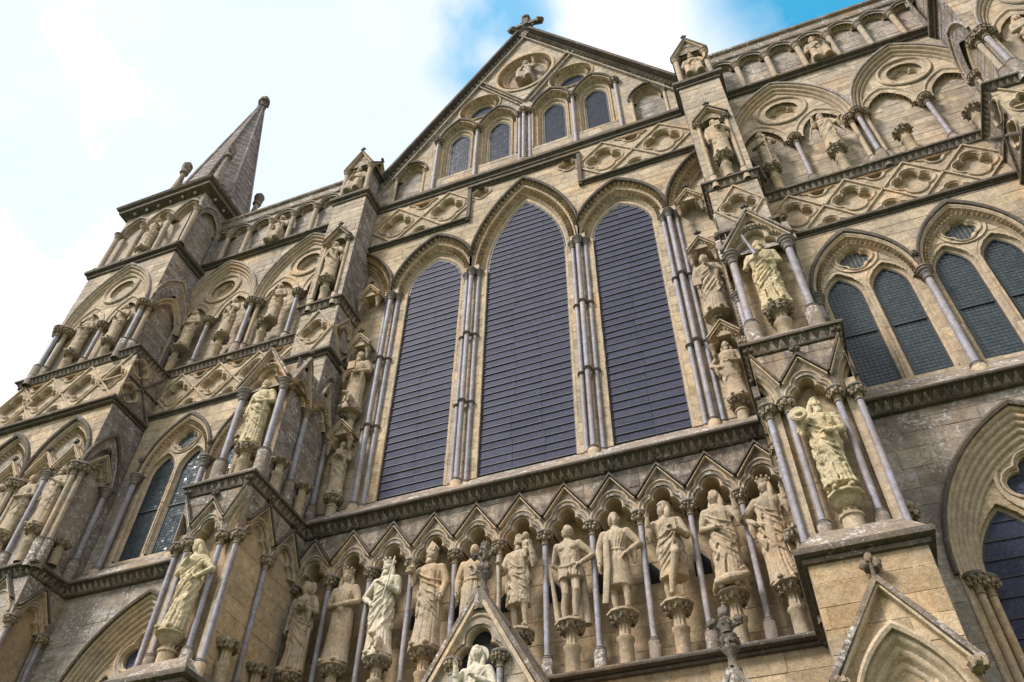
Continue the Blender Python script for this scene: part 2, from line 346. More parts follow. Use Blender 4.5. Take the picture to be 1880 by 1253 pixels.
def add_tref(face, u, w, zs, k, depth, rolls=2, amp=0.022, width=0.13, mat='mould', dog=False):
    def mk():
        mb = MB(); pr = [(-0.045, depth)]+[(-0.045+width*t, y) for t, y in prof(rolls, 0.07, -0.015, amp)]+[(width-0.045, 0.02)]
        sweep(mb, lambda t: tref_pts(t, k), pr)
        if dog: teeth_along(mb, tref_pts(0.03, k), 0.0, 0.045, 0.06, 1.75)
        return mb.mesh('arch', mat, 40)
    return put('arch', cached(('tref', k, depth, rolls, amp, width, mat, dog), mk), CH, at(face, u, w, zs), FACE[face])
def ring(face, u, w, v, rin, rout, yi, yo, rolls=3, amp=0.025, rzf=1.0, dog=(), mat='mould', hood=0.0, name='roundel', dr=0.075):
    cir = lambda r: [(r*math.cos(2*PI*j/28), r*rzf*math.sin(2*PI*j/28)) for j in range(28)]
    def mk():
        mb = MB(); sweep(mb, lambda t: cir(lerp(rin, rout, t))[::-1], groove(prof(rolls, yi, yo, amp), dog, dr*1.1/(rout-rin), dr*0.55)+[(1.02, yo+0.04)], closed=True); return mb.mesh(name, mat, 40)
    o = put(name, cached(('ring', rin, rout, yi, yo, rolls, amp, rzf, mat, dog), mk), CH, at(face, u, w, v), FACE[face])
    if dog:
        def mkd():
            mb = MB()
            for t in dog: q = cir(lerp(rin, rout, t)); teeth_along(mb, q+q[:1], [w_[1] for w_ in groove(prof(rolls, yi, yo, amp), dog, dr*1.1/(rout-rin), dr*0.55) if abs(w_[0]-t-dr*1.1/(rout-rin)) < 1e-6][0]-0.004, dr, dr*1.55, 1.75)
            return mb.mesh('dogtooth', mat)
        d = sub('dogtooth', cached(('ringd', rin, rout, yi, yo, dog, mat, rzf), mkd), o); d['kind'] = 'stuff'
    return o
def quatrefoil(face, u, w, v, a, r, depth=0.14, clip=None, mat='mould'):
    """moulded quatrefoil recess with its own back; clip=(zmin,zmax) cuts it to a half one"""
    def mk():
        mb = MB(); cl = clip or (-9, 9)
        def path(d): return [(x, max(cl[0], min(cl[1], z))) for x, z in quat_pts(a, r, d)][::-1]
        sweep(mb, path, [(0.075, 0.012), (0.07, -0.03), (0.045, -0.038), (0.025, -0.012), (0.012, 0.0), (0.005, 0.03), (-0.02, 0.035), (-0.02, depth)], closed=True)
        p = path(-0.02); mb.add([(x, depth-0.002, z) for x, z in p], [tuple(range(len(p)))[::-1]], 0.5); return mb.mesh('quatrefoil', mat, 40)
    return put('quatrefoil', cached(('quat', a, r, depth, clip, mat), mk), CH, at(face, u, w, v), FACE[face])

# ------------------------------------------------------------------ walls of coursed stone
def hits(bb, x0, x1, z0, z1): return bb[0] < x1 and bb[1] > x0 and bb[2] < z1 and bb[3] > z0
def quadt(x0, x1, z0, z1, ops, mn, emit):
    ops = [o for o in ops if hits(o.bb, x0, x1, z0, z1)]
    if not ops: emit(x0, x1, z0, z1); return
    s = max(x1-x0, z1-z0); P = [(lerp(x0, x1, a), lerp(z0, z1, b)) for a in (0.02, 0.5, 0.98) for b in (0.02, 0.5, 0.98)]
    ins = [any(o(x, z) for o in ops) for x, z in P]
    if all(ins) and s < 0.5: return
    if s <= 0.14 and not any(ins): emit(x0, x1, z0, z1); return
    if s <= mn:
        if sum(ins) < 5: emit(x0, x1, z0, z1)
        return
    xm, zm = (x0+x1)/2, (z0+z1)/2
    if x1-x0 > 1.6*(z1-z0): q = [(x0, xm, z0, z1), (xm, x1, z0, z1)]
    elif z1-z0 > 1.6*(x1-x0): q = [(x0, x1, z0, zm), (x0, x1, zm, z1)]
    else: q = [(x0, xm, z0, zm), (xm, x1, z0, zm), (x0, xm, zm, z1), (xm, x1, zm, z1)]
    for a in q: quadt(*a, ops, mn, emit)
STONES = [0]
def wall(face, w, u0, u1, v0, v1, mat, ops=(), course=0.30, blen=(0.42, 0.85), near=False, mn=0.035, name='wall', thick=0.3, clip=None, plainw=False):
    """coursed ashlar: mortar backing with every block slightly proud of it"""
    if face == 'W': u0, u1 = -u1, -u0; ops = [flip_op(o) for o in ops]
    if face == 'E' or face == 'F': pass
    ops = list(ops)
    if clip: ops.append(clip)
    back = MB(); qf = lambda y, T=None: (lambda a, b, c, d: back.add([(a, y, c), (b, y, c), (b, y, d), (a, y, d)], [(0, 1, 2, 3)], 0.55))
    quadt(u0, u1, v0, v1, ops, mn*1.4, qf(0.007))
    st = MB(); singles = []
    z = v0; rw = random.Random(int(abs(u0*77+v0*131+w*997)*10) % 99991)
    while z < v1-0.02 and not plainw:
        h = min(course*rw.uniform(0.68, 1.22), v1-z)
        if v1-z-h < 0.1: h = v1-z
        x = u0-rw.uniform(0, 0.4)
        while x < u1:
            L = rw.uniform(*blen)*(h/0.3)**0.5; xa, xb = max(x, u0), min(x+L, u1); x += L
            if xb-xa < 0.03: continue
            if u1-xb < 0.08: xb = u1; x = u1+1
            j = 0.0035; a, b, c, d = xa+j, xb-j, z+j, z+h-j; tn = min(1, max(0, rw.gauss(0.5, 0.2))) if rw.random() > 0.14 else rw.choice((0.02, 0.98, 1.0)); pr = rw.uniform(-0.004, 0.005)
            oo = [o for o in ops if hits(o.bb, a, b, c, d)]
            cut = any(o(lerp(a, b, p), lerp(c, d, q)) for o in oo for p in (0, .125, .25, .375, .5, .625, .75, .875, 1) for q in (0, .25, .5, .75, 1))
            if not cut:
                e = 0.006; vs = [(a, 0.012, c), (b, 0.012, c), (b, 0.012, d), (a, 0.012, d), (a, pr+e, c), (b, pr+e, c), (b, pr+e, d), (a, pr+e, d), (a+e, pr, c+e), (b-e, pr, c+e), (b-e, pr, d-e), (a+e, pr, d-e)]
                fs = [(8, 9, 10, 11)]+[(i, (i+1) % 4, (i+1) % 4+4, i+4) for i in range(4)]+[(i+4, (i+1) % 4+4, (i+1) % 4+8, i+8) for i in range(4)]
                if near and STONES[0] < 300: singles.append((vs, fs, tn)); STONES[0] += 1
                else: st.add(vs, fs, tn)
            else:
                quadt(a, b, c, d, oo, mn, lambda A, B, Cc, D: st.add([(A, pr, Cc), (B, pr, Cc), (B, pr, D), (A, pr, D)], [(0, 1, 2, 3)], tn))
        z += h
    loc = at(face, 0, w, 0)
    o = put(name, back.mesh(name, mat), CH, loc, FACE[face])
    if st.f: s = sub('stonework', st.mesh('stonework', mat), o); s['kind'] = 'stuff'
    for vs, fs, tn in singles:
        cx = sum(p[0] for p in vs)/12; cz = sum(p[2] for p in vs)/12
        m = MB().add([(x-cx, y, zz-cz) for x, y, zz in vs], fs, tn); sub('stone', m.mesh('stone', mat), o, (cx, 0, cz))
    return o
def flip_op(o):
    f = lambda x, z: o(-x, z)
    f.bb = (-o.bb[1], -o.bb[0], o.bb[2], o.bb[3]); return f
def wallU(face, w, u0, u1, *a, **k):               # wall given in world coordinates along its length
    return wall(face, w, u0, u1, *a, **k)
def block(name, x0, x1, y0, y1, z0, z1, mat):
    return put(name, MB().box(x0, x1, y0, y1, z0, z1).mesh(name, mat), CH)

# ------------------------------------------------------------------ columns, capitals, corbels
def leafball(mb, c, r, amp=0.3, k=2.6, sd=0.0, nu=12, nv=9, tone=None, mi=0):
    off = Vector((sd*3.7, sd*1.3, 0))
    mb.ball(c, r, nu, nv, lambda d: 1+amp*noise.noise(d*k+off)+amp*0.5*noise.noise(d*k*2.3+off), rnd.random() if tone is None else tone, mi)
def lumps(mb, r, z, n, lr, off=0.0, mi=0, fl=0.8, arc=2*PI, a0=0.0):
    n = int(n*1.35)
    for i in range(n):
        a = a0+arc*(i+off)/n+rnd.uniform(-.1, .1); q = lr*rnd.uniform(0.7, 0.95); c = (r*math.cos(a), r*math.sin(a), z+rnd.uniform(-.25, .25)*lr)
        leafball(mb, c, (q, q, q*1.15), 0.75, 1.9, rnd.uniform(0, 9), 7, 5, None, mi)
def cap_mesh(r, kind):
    mb = MB()
    if kind == 'm':
        P = [(1, 0), (1.3, .08), (1.35, .3), (1.05, .45), (1.12, 1.1), (1.42, 1.75), (1.62, 1.95), (1.62, 2.2), (1.42, 2.35), (1.75, 2.75), (2.0, 2.95), (2.0, 3.25), (1.8, 3.4), (2.25, 3.6), (2.35, 3.85), (2.2, 4.15), (0, 4.2)]
        mb.lathe([(a*r, b*r) for a, b in P], 14); return mb.mesh('capital', 'purbcap', 50)
    if kind == 's':
        P = [(1, 0), (1.25, .1), (1.25, .3), (1.0, .4), (1.1, .9), (1.4, 1.4), (1.4, 1.6), (1.55, 2.0), (1.9, 2.3), (1.9, 2.6), (0, 2.65)]
        mb.lathe([(a*r, b*r) for a, b in P], 10); return mb.mesh('capital', 'leafcap', 50)
    mb.lathe([(a*r, b*r) for a, b in [(1, 0), (1.35, .1), (1.35, .4), (1.0, .5), (1.15, 1.6), (1.8, 3.0), (2.2, 3.9), (2.2, 4.2)]], 12, mi=0)
    lumps(mb, 1.95*r, 2.65*r, 8, 0.74*r); lumps(mb, 2.35*r, 3.5*r, 9, 0.8*r, 0.5)
    mb.lathe([(a*r, b*r) for a, b in [(2.2, 4.1), (2.95, 4.25), (3.1, 4.5), (2.95, 4.75), (2.6, 4.85), (2.85, 5.0), (2.7, 5.3), (0, 5.35)]], 14, mi=1)
    return mb.mesh('capital', ['leafcap', 'purbcap'], 50)
CAPH = {'m': 4.2, 's': 2.65, 'f': 5.35}
def column(x, y, z0, z1, r=0.055, cap='m', mat='purbeck', drum=0.0, rings=(), base=True):
    """z1 is the top of the abacus, z0 the foot; drum = height of the stone block under the base"""
    ch = CAPH[cap]*r; h = z1-z0-ch
    def mk():
        mb = MB(); b0 = drum
        mb.lathe([(r, b0), (r, h)], 12)
        return mb.mesh('column', mat, 50)
    o = put('column', cached(('col', round(h, 3), r, mat, drum), mk), CH, (x, y, z0), rnd.uniform(0, 1))
    sub('capital', cached(('cap', r, cap), lambda: cap_mesh(r, cap)), o, (0, 0, h))
    if base:
        def mkb():
            mb = MB(); b = 1.5*r
            if drum: mb.lathe([(2.0*r, -0.25 if drum > 0.15 else -0.02), (2.0*r, drum-1.2*r), (1.75*r, drum-0.9*r)], 10, tone=0.4)
            mb.lathe([(a*r, drum+(c-1.0)*r) for a, c in [(1.9, 0), (2.0, .3), (1.6, .6), (1.55, .8), (1.75, 1.0), (1.4, 1.35), (1.0, 1.5)]], 12, mi=1)
            return mb.mesh('base', ['sill' if drum > 0.3 else 'mould', 'purbcap'], 50)
        sub('base', cached(('base', r, drum), mkb), o)
    for q in rings:
        sub('shaft_ring', cached(('ring', r), lambda: MB().lathe([(a*r, b*r) for a, b in [(1, -.5), (1.5, -.42), (1.72, -.15), (1.5, .02), (1.75, .2), (1.5, .45), (1, .5)]], 12).mesh('shaft_ring', 'purbcap', 50)), o, (0, 0, q-z0))
    return o
def corbel(x, y, z0, z1, r=0.2, face='F', leaf=True):
    """engaged half shaft with a ring, carrying a carved bracket; z1 is the top that a statue stands on"""
    h = z1-z0
    def mk():
        mb = MB(); rb = r*0.54
        mb.lathe([(rb*1.12, 0.0), (rb*1.1, h*0.52), (rb*1.3, h*0.55), (rb*1.32, h*0.6), (rb*0.8, h*0.64)], 12)
        for i in range(5):
            a = -PI+PI*i/4; mb.lathe([(rb*0.28, h*0.6), (rb*0.28, h-r*0.75)], 6, (rb*0.62*math.cos(a), rb*0.62*math.sin(a), 0))
        mb.lathe([(rb*.7, h*0.6), (rb*0.72, h-r*0.85), (rb*0.95, h-r*0.8), (rb*0.8, h-r*0.7), (r*0.75, h-r*.5), (r*0.95, h-r*0.12), (r*0.9, h), (0, h)], 12)
        return mb.mesh('corbel', 'buff' if leaf else 'mould', 45)
    o = put('corbel', cached(('corb', round(h, 2), r, leaf), mk), CH, (x, y, z0), FACE[face])
    if leaf:
        def mkl():
            mb = MB(); lumps(mb, r*0.82, h-r*0.45, 9, r*0.26); lumps(mb, r*0.95, h-r*0.2, 11, r*0.25, 0.5); return mb.mesh('carved_foliage', 'leafcap', 60)
        s = sub('carved_foliage', cached(('corbl', round(h, 2), r), mkl), o); s['kind'] = 'stuff'
    return o

# ------------------------------------------------------------------ strings, cornices, gablets
def strip(path, prf, mat, name='string_course', tone=0.5):
    """sweep a profile [(out, z)] along a plan polyline [(x,y)] walked so that outside is on the right-hand side"""
    mb = MB(); P = [Vector((p[0], p[1])) for p in path]; nr = []
    for i in range(len(P)):
        def nn(a, b): d = (b-a).normalized(); return Vector((d.y, -d.x))
        if i == 0: n = nn(P[0], P[1])
        elif i == len(P)-1: n = nn(P[-2], P[-1])
        else:
            a, b = nn(P[i-1], P[i]), nn(P[i], P[i+1]); n = (a+b)/(1+a.dot(b))
        nr.append(n)
    mb.grid([[(P[i].x+nr[i].x*o, P[i].y+nr[i].y*o, z) for i in range(len(P))] for o, z in prf], False, tone, flip=True)
    return put(name, mb.mesh(name, mat, 35), CH)
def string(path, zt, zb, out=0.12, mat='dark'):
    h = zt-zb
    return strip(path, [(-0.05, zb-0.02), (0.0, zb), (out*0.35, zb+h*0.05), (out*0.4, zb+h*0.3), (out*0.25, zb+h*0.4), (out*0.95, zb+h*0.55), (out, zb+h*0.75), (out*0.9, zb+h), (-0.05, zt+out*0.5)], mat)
def cornice(path, zt, zb, out=0.22, single=True, pitch=0.2, slope=0.0, tmat='stain'):
    """hollow cornice with a row of big triangular teeth"""
    h = zt-zb
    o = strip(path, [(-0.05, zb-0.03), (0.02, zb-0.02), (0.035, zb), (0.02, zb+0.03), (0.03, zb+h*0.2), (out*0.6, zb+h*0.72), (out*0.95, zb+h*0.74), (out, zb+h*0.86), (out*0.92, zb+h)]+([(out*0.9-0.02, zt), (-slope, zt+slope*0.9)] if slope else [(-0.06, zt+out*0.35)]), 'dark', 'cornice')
    tw = pitch*0.5; th = h*0.7
    tm = cached(('tt', pitch, round(th, 3), round(out, 3)), lambda: MB().add([(-tw*0.9, -0.03, 0.02), (tw*0.9, -0.03, 0.02), (0, -out*0.72, th), (0, 0.0, th), (-tw*.15, -out*0.5, th*.55), (tw*.15, -out*0.5, th*.55)], [(0, 4, 2), (5, 1, 2), (4, 5, 2), (0, 1, 5, 4), (0, 2, 3), (1, 3, 2)]).mesh('tooth', tmat))
    acc = MB()
    for a, b in zip(path, path[1:]):
        a, b = Vector(a), Vector(b); L = (b-a).length; n = max(1, int(L/pitch)); d = (b-a)/n; ang = math.atan2(d.y, d.x)
        for i in range(n):
            p = a+d*(i+0.5)
            if single: sub('tooth', tm, o, (p.x, p.y, zb), ang)
            else:
                c, s = math.cos(ang), math.sin(ang)
                acc.add([(p.x+v.co.x*c-v.co.y*s, p.y+v.co.x*s+v.co.y*c, zb+v.co.z) for v in tm.vertices], [tuple(q.vertices) for q in tm.polygons])
    if acc.f:
        t = sub('teeth', acc.mesh('teeth', tmat), o); t['kind'] = 'stuff'
    return o
def bar_poly(mb, p0, p1, wd, y0, y1, tone=0.5, mi=0):
    (x0, z0), (x1, z1) = p0, p1; L = math.hypot(x1-x0, z1-z0); nx, nz = -(z1-z0)/L*wd/2, (x1-x0)/L*wd/2
    A = [(x0-nx, z0-nz), (x1-nx, z1-nz), (x1+nx, z1+nz), (x0+nx, z0+nz)]
    mb.add([(x, y1, z) for x, z in A]+[(lerp(x, (x0+x1)/2, 0)+(0), y0, z) for x, z in [(x0-nx*.6, z0-nz*.6), (x1-nx*.6, z1-nz*.6), (x1+nx*.6, z1+nz*.6), (x0+nx*.6, z0+nz*.6)]], [(4, 5, 6, 7), (0, 1, 5, 4), (1, 2, 6, 5), (2, 3, 7, 6), (3, 0, 4, 7)], tone, mi)
def finial(mb, x, y, z, s=1.0, mi=0):
    mb.lathe([(0.022*s, -0.05*s), (0.018*s, 0.06*s), (0.045*s, 0.075*s), (0.02*s, 0.10*s)], 6, (x, y, z), mi=mi)
    for dx, dz in ((-.05, .11), (.05, .11), (0, .16)): leafball(mb, (x+dx*s, y-0.01*s, z+dz*s), (.04*s, .036*s, .042*s), .5, 2.5, dx*9+x, 8, 6, 0.4, mi)
def gablet(face, u, w, v, hw, h, depth=0.1, wd=0.06, half=0, fin=True, mat='dark', fill='mould', op=None, roof=0.0):
    """two raking copings with a finial; v = foot height, optional solid fill behind"""
    def mk():
        mb = MB(); xs = [-1, 1] if not half else [half]
        for s in xs: bar_poly(mb, (s*hw, 0), (0, h), wd, -depth, 0.02, 0.4)
        for s in xs: bar_poly(mb, (s*hw*0.93, -0.05), (0, h-0.075), wd*0.5, -depth*0.72, 0.02, 0.9, 1)
        if roof:
            for s in xs: mb.add([(0, -depth, h), (0, roof, h), (s*hw, roof, 0), (s*hw, -depth, 0)], [(0, 1, 2, 3) if s > 0 else (3, 2, 1, 0)], 0.5, 2)
        return mb.mesh('gablet', [mat, fill, 'sill'], 0)
    o = put('gablet', cached(('gab', hw, h, depth, wd, half, mat, fill, roof), mk), CH, at(face, u, w, v), FACE[face])
    if fin:
        def mkf():
            mb = MB(); finial(mb, 0, -depth*0.5, 0); return mb.mesh('finial', 'dark', 60)
        sub('finial', cached(('fin', depth), mkf), o, (0, 0, h))
    return o
def diamonds(face, w, us, zlo, zhi, pitch, mat='mould', qa=0.22, qr=0.2, ends=(None, None), full=True):
    """trellis of raised ribs with quatrefoils in the lozenges and half ones between; us = lozenge centres"""
    zc = (zlo+zhi)/2; hh = (zhi-zlo)/2; mb = MB()
    for c in us:
        for sx in (-1, 1):
            for sz in (-1, 1): bar_poly(mb, (c, zc+sz*hh), (c+sx*pitch/2, zc), 0.06, -0.045, 0.02)
            for sz in (-1, 1): bar_poly(mb, (c+sx*pitch/2, zc), (c+sx*pitch*0.98, zc+sz*hh*0.96), 0.06, -0.043, 0.02) if ends[0 if sx < 0 else 1] and c == (us[0] if sx < 0 else us[-1]) else None
    put('lozenge_ribs', mb.mesh('lozenge_ribs', mat), CH, at(face, 0, w, 0), FACE[face])
    for c in us: quatrefoil(face, c, w, zc, qa, qr)
    mids = [(a+b)/2 for a, b in zip(us, us[1:])]+([us[0]-pitch/2] if ends[0] else [])+([us[-1]+pitch/2] if ends[1] else [])
    for c in mids:
        quatrefoil(face, c, w, zhi+0.05, qa*0.82, qr*0.82, clip=(-1, -0.14)); quatrefoil(face, c, w, zlo-0.05, qa*0.82, qr*0.82, clip=(0.1, 1))
    return [in_quat(c, zc, qa, qr-0.005) for c in us]+[in_quat(c, zhi+0.05, qa*.82, qr*.82-.005, zmax=zhi-0.095) for c in mids]+[in_quat(c, zlo-0.05, qa*.82, qr*.82-.005, zmin=zlo+0.055) for c in mids]

# ------------------------------------------------------------------ windows
def hw_at(z, zs, hw, h):
    if z <= zs: return hw
    R = (hw*hw+h*h)/(2*hw); q = R*R-(z-zs)**2
    return max(0.0, (hw-R)+math.sqrt(q)) if q > 0 else 0.0
def outline(hw, h, leg): return [(hw, -leg)]+arch_pts(hw, h, 10)[::-1]+[(-hw, -leg)]
def great_window(cx, y, z0, zs, hw, h, pitch, segs, seed):
    rw = random.Random(seed); leg = zs-z0
    p = outline(hw, h, leg); mb = MB(); n = len(p)
    mb.add([(x, 0.03, z) for x, z in p], [tuple(range(n))], 0.5)
    o = put('window', mb.mesh('window', 'leadlight'), CH, (cx, y, zs))
    fr = MB(); sweep(fr, lambda t: [(-(hw+t), -leg)]+arch_pts(hw+t, h+t*1.3, 10)+[(hw+t, -leg)], [(0.02, 0.0), (0.0, -0.012), (-0.035, -0.012), (-0.04, 0.03)]); sub('frame', fr.mesh('frame', 'lead'), o)
    z = z0+0.03; k = 0
    while z < zs+h-0.04:
        zt = min(z+pitch*rw.uniform(0.92, 1.08), zs+h-0.02); a, b = hw_at(z, zs, hw, h), hw_at(zt, zs, hw, h); g = 0.0035
        if k % 4 == 0: cuts = [-hw]+sorted(-hw+2*hw*(i+1+rw.uniform(-.16, .16))/segs for i in range(segs-1))+[hw]
        k += 1
        for xl, xr in zip(cuts, cuts[1:]):
            q = [(max(xl, -a), z), (min(xr, a), z), (min(xr, b), zt), (max(xl, -b), zt)]
            if q[1][0]-q[0][0] < 0.05: continue
            if q[2][0] < q[3][0]: m = (q[2][0]+q[3][0])/2; q[2] = (m, zt); q[3] = (m, zt)
            t1, t2 = rw.uniform(-.004, .004), rw.uniform(-.004, .004)
            vs = [(q[0][0]+g, -0.003+t1, q[0][1]+g-zs), (q[1][0]-g, -0.003+t2, q[1][1]+g-zs), (q[2][0]-g, t2, q[2][1]-g-zs), (q[3][0]+g, t1, q[3][1]-g-zs)]
            mcx = (vs[0][0]+vs[1][0])/2; mcz = (z+zt)/2-zs
            m = MB().add([(x-mcx, yy, zz-mcz) for x, yy, zz in vs]+[(x-mcx, 0.02, zz-mcz) for x, yy, zz in vs], [(0, 1, 2, 3), (1, 0, 4, 5), (3, 2, 6, 7)], rw.random())
            sub('pane', m.mesh('pane', 'oldglass'), o, (mcx, 0, mcz))
        if a > 0.06:
            sub('saddle_bar', cached(('bar3', round(a, 3)), lambda: MB().box(-a+0.01, a-0.01, -0.022, -0.004, -0.009, 0.007).mesh('saddle_bar', 'lead')), o, (0, 0, z-zs))
        z = zt
    return o
def quarry_window(cx, y, z0, zs, hw, h, cell=0.085, mat='quarry', barz=()):
    rw = random.Random(int(cx*100)); leg = zs-z0; p = outline(hw, h, leg); mb = MB()
    mb.add([(x, 0.012, z) for x, z in p], [tuple(range(len(p)))], 0.5)
    o = put('window', mb.mesh('window', 'lead'), CH, (cx, y, zs))
    q = MB(); z = z0
    while z < zs+h:
        n = int(2*hw/cell); dx = 2*hw/n
        for i in range(n):
            xa = -hw+i*dx; lim = min(hw_at(z, zs, hw, h), hw_at(z+cell, zs, hw, h))
            if max(abs(xa), abs(xa+dx)) > lim+0.035: continue
            t = [rw.gauss(0, 0.0018 if cell > 0.08 else 0.0008) for _ in range(3)]; g = 0.006
            q.add([(xa+g, t[0], z+g-zs), (xa+dx-g, t[1], z+g-zs), (xa+dx-g, t[1]+t[2]-t[0], z+cell-g-zs), (xa+g, t[2], z+cell-g-zs)], [(0, 1, 2, 3)], rw.random())
        z += cell
    s = sub('glazing', q.mesh('glazing', mat), o); s['kind'] = 'stuff'
    fr = MB(); sweep(fr, lambda t: [(-(hw+t), -leg)]+arch_pts(hw+t, h+t*1.3, 10)+[(hw+t, -leg)], [(0.02, 0.0), (0.0, -0.02), (-0.03, -0.02), (-0.035, 0.012)]); sub('frame', fr.mesh('frame', 'lead'), o)
    for b in barz: sub('saddle_bar', MB().box(-hw, hw, -0.03, 0.0, -0.012, 0.012).mesh('saddle_bar', 'lead'), o, (0, 0, b-zs))
    return o
def quat_window(cx, y, cz, a, r, mat='quarry', cell=0.085):
    p = quat_pts(a, r, 0.02); o = put('window', MB().add([(x, 0.012, z) for x, z in p], [tuple(range(len(p)))], 0.4).mesh('window', 'lead'), CH, (cx, y, cz))
    q = MB(); n = int(2*(a+r)/cell); f = in_quat(0, 0, a, r+0.02)
    for i in range(n):
        for j in range(n):
            x, z = -(a+r)+i*cell, -(a+r)+j*cell; t = rnd.gauss(0, .0012)
            if f(x+cell/2, z+cell/2): q.add([(x+.005, t, z+.005), (x+cell-.005, -t, z+.005), (x+cell-.005, 0, z+cell-.005), (x+.005, 0, z+cell-.005)], [(0, 1, 2, 3)], rnd.random())
    s = sub('glazing', q.mesh('glazing', mat), o); s['kind'] = 'stuff'
    return o

# ================================================================== CENTRAL BAY
NX = [0.88*i for i in range(-5, 6)]
block('niche_back', -4.95, 4.95, 0.16, 0.5, -4.8, -0.9, 'gold')
wall('F', 0.15, -4.9, 4.9, -4.45, -1.3, 'gold', course=0.36, name='niche_wall')
trefs = [in_tref(x, -1.88, 0.98, -9) for x in NX]
wall('F', -0.35, -4.9, 4.9, -1.88, -0.93, 'stain', trefs, course=0.27, mn=0.02, name='arcade_wall')
for x in NX:
    add_tref('F', x, -0.36, -1.88, 0.98, 0.5, 3, 0.02, 0.15)
    gablet('F', x, -0.37, -1.60, 0.435, 0.60, 0.085, 0.055)
    corbel(x, -0.34, -4.75, -3.82, 0.205)
for x in [0.44+0.88*i for i in range(-6, 6)]: column(x, -0.28, -4.75, -1.88, 0.052, 'f', drum=0.5)
for x in [0.44+0.88*i for i in range(-6, 6)]: put('springer', cached('springer', lambda: MB().box(-0.10, 0.10, -0.05, 0.5, 0.0, 0.20).mesh('springer', 'mould')), CH, (x, -0.30, -1.885))
# dark sight holes between the niches
for x in [0.44+0.88*i for i in range(-4, 4)]:
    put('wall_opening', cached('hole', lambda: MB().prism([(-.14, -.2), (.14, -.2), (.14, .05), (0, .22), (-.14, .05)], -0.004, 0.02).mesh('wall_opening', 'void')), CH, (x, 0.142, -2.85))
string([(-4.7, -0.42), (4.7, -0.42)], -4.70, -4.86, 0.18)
strip([(-4.75, -0.42), (4.75, -0.42)], [(0.16, -4.72), (0.10, -4.68), (-0.58, -4.44)], 'sill', 'ledge')
wall('F', -0.42, -4.7, 4.7, -7.3, -4.84, 'gold', course=0.36, blen=(0.6, 1.1), near=True)
block('wall_core', -4.8, 4.8, -0.40, 0.6, -12.45, -7.2, 'gold')
cornice([(-4.66, -0.37), (4.66, -0.37)], -0.66, -0.90, 0.24, pitch=0.155)
strip([(-4.75, -0.37), (4.75, -0.37)], [(0.22, -0.665), (0.16, -0.60), (-0.36, -0.02), (-0.42, 0.0)], 'sill', 'window_sill')
# lancets
LAN = [(-2.598, 0.781, 1.2, 2, 11), (0.0, 1.073, 2.72, 3, 12), (2.598, 0.781, 1.2, 2, 13)]
SPR = 6.79
for cx, hw, h, sg, sd_ in LAN: great_window(cx, 0.0, 0.0, SPR, hw, h, 0.212, sg, sd_)
wall('F', -0.07, -4.9, 4.9, -0.06, SPR+0.02, 'buff', [in_arch(cx, SPR+3, hw+0.0, 1, -1) for cx, hw, h, a, b in LAN], course=0.31, blen=(0.3, 0.7))
for cx, hw, h, a, b in LAN:
    for s in (-1, 1): block('jamb', cx+s*hw-(0.0 if s > 0 else 0.06), cx+s*hw+(0.06 if s > 0 else 0), -0.075, 0.08, -0.06, SPR, 'mould')
block('wall_core', -4.8, 4.8, 0.06, 0.9, -0.9, 11.4, 'buff')
big = [in_arch(0, SPR, 1.555, 3.59, 0)]+[in_arch(s*2.598, SPR, 1.225, 2.02, 0) for s in (-1, 1)]+[in_arch(s*5.0, SPR, 1.19, 2.28, 0) for s in (-1, 1)]
zlo, zhi = 9.27, 11.02
qops = []
for s in (-1, 1):
    quatrefoil('F', s*1.34, -0.2, 10.42, 0.13, 0.125); qops.append(in_quat(s*1.34, 10.42, .13, .12))
    us = sorted([s*2.40, s*4.08]); qops += diamonds('F', -0.2, us, zlo, zhi, 1.68, qa=0.27, qr=0.235, ends=(s > 0, s < 0) if False else (False, False))
wall('F', -0.20, -4.9, 4.9, SPR, 11.12, 'buff', big+qops, course=0.28, mn=0.03)
add_arch('F', 0, -0.20, SPR, (1.073, 2.72), (1.57, 3.62), 0.21, -0.05, 5, 0.035, dog=(0.45,), hood=0.06, hd=True, n=14, dr=0.092, cx=(-1.50, 1.50))
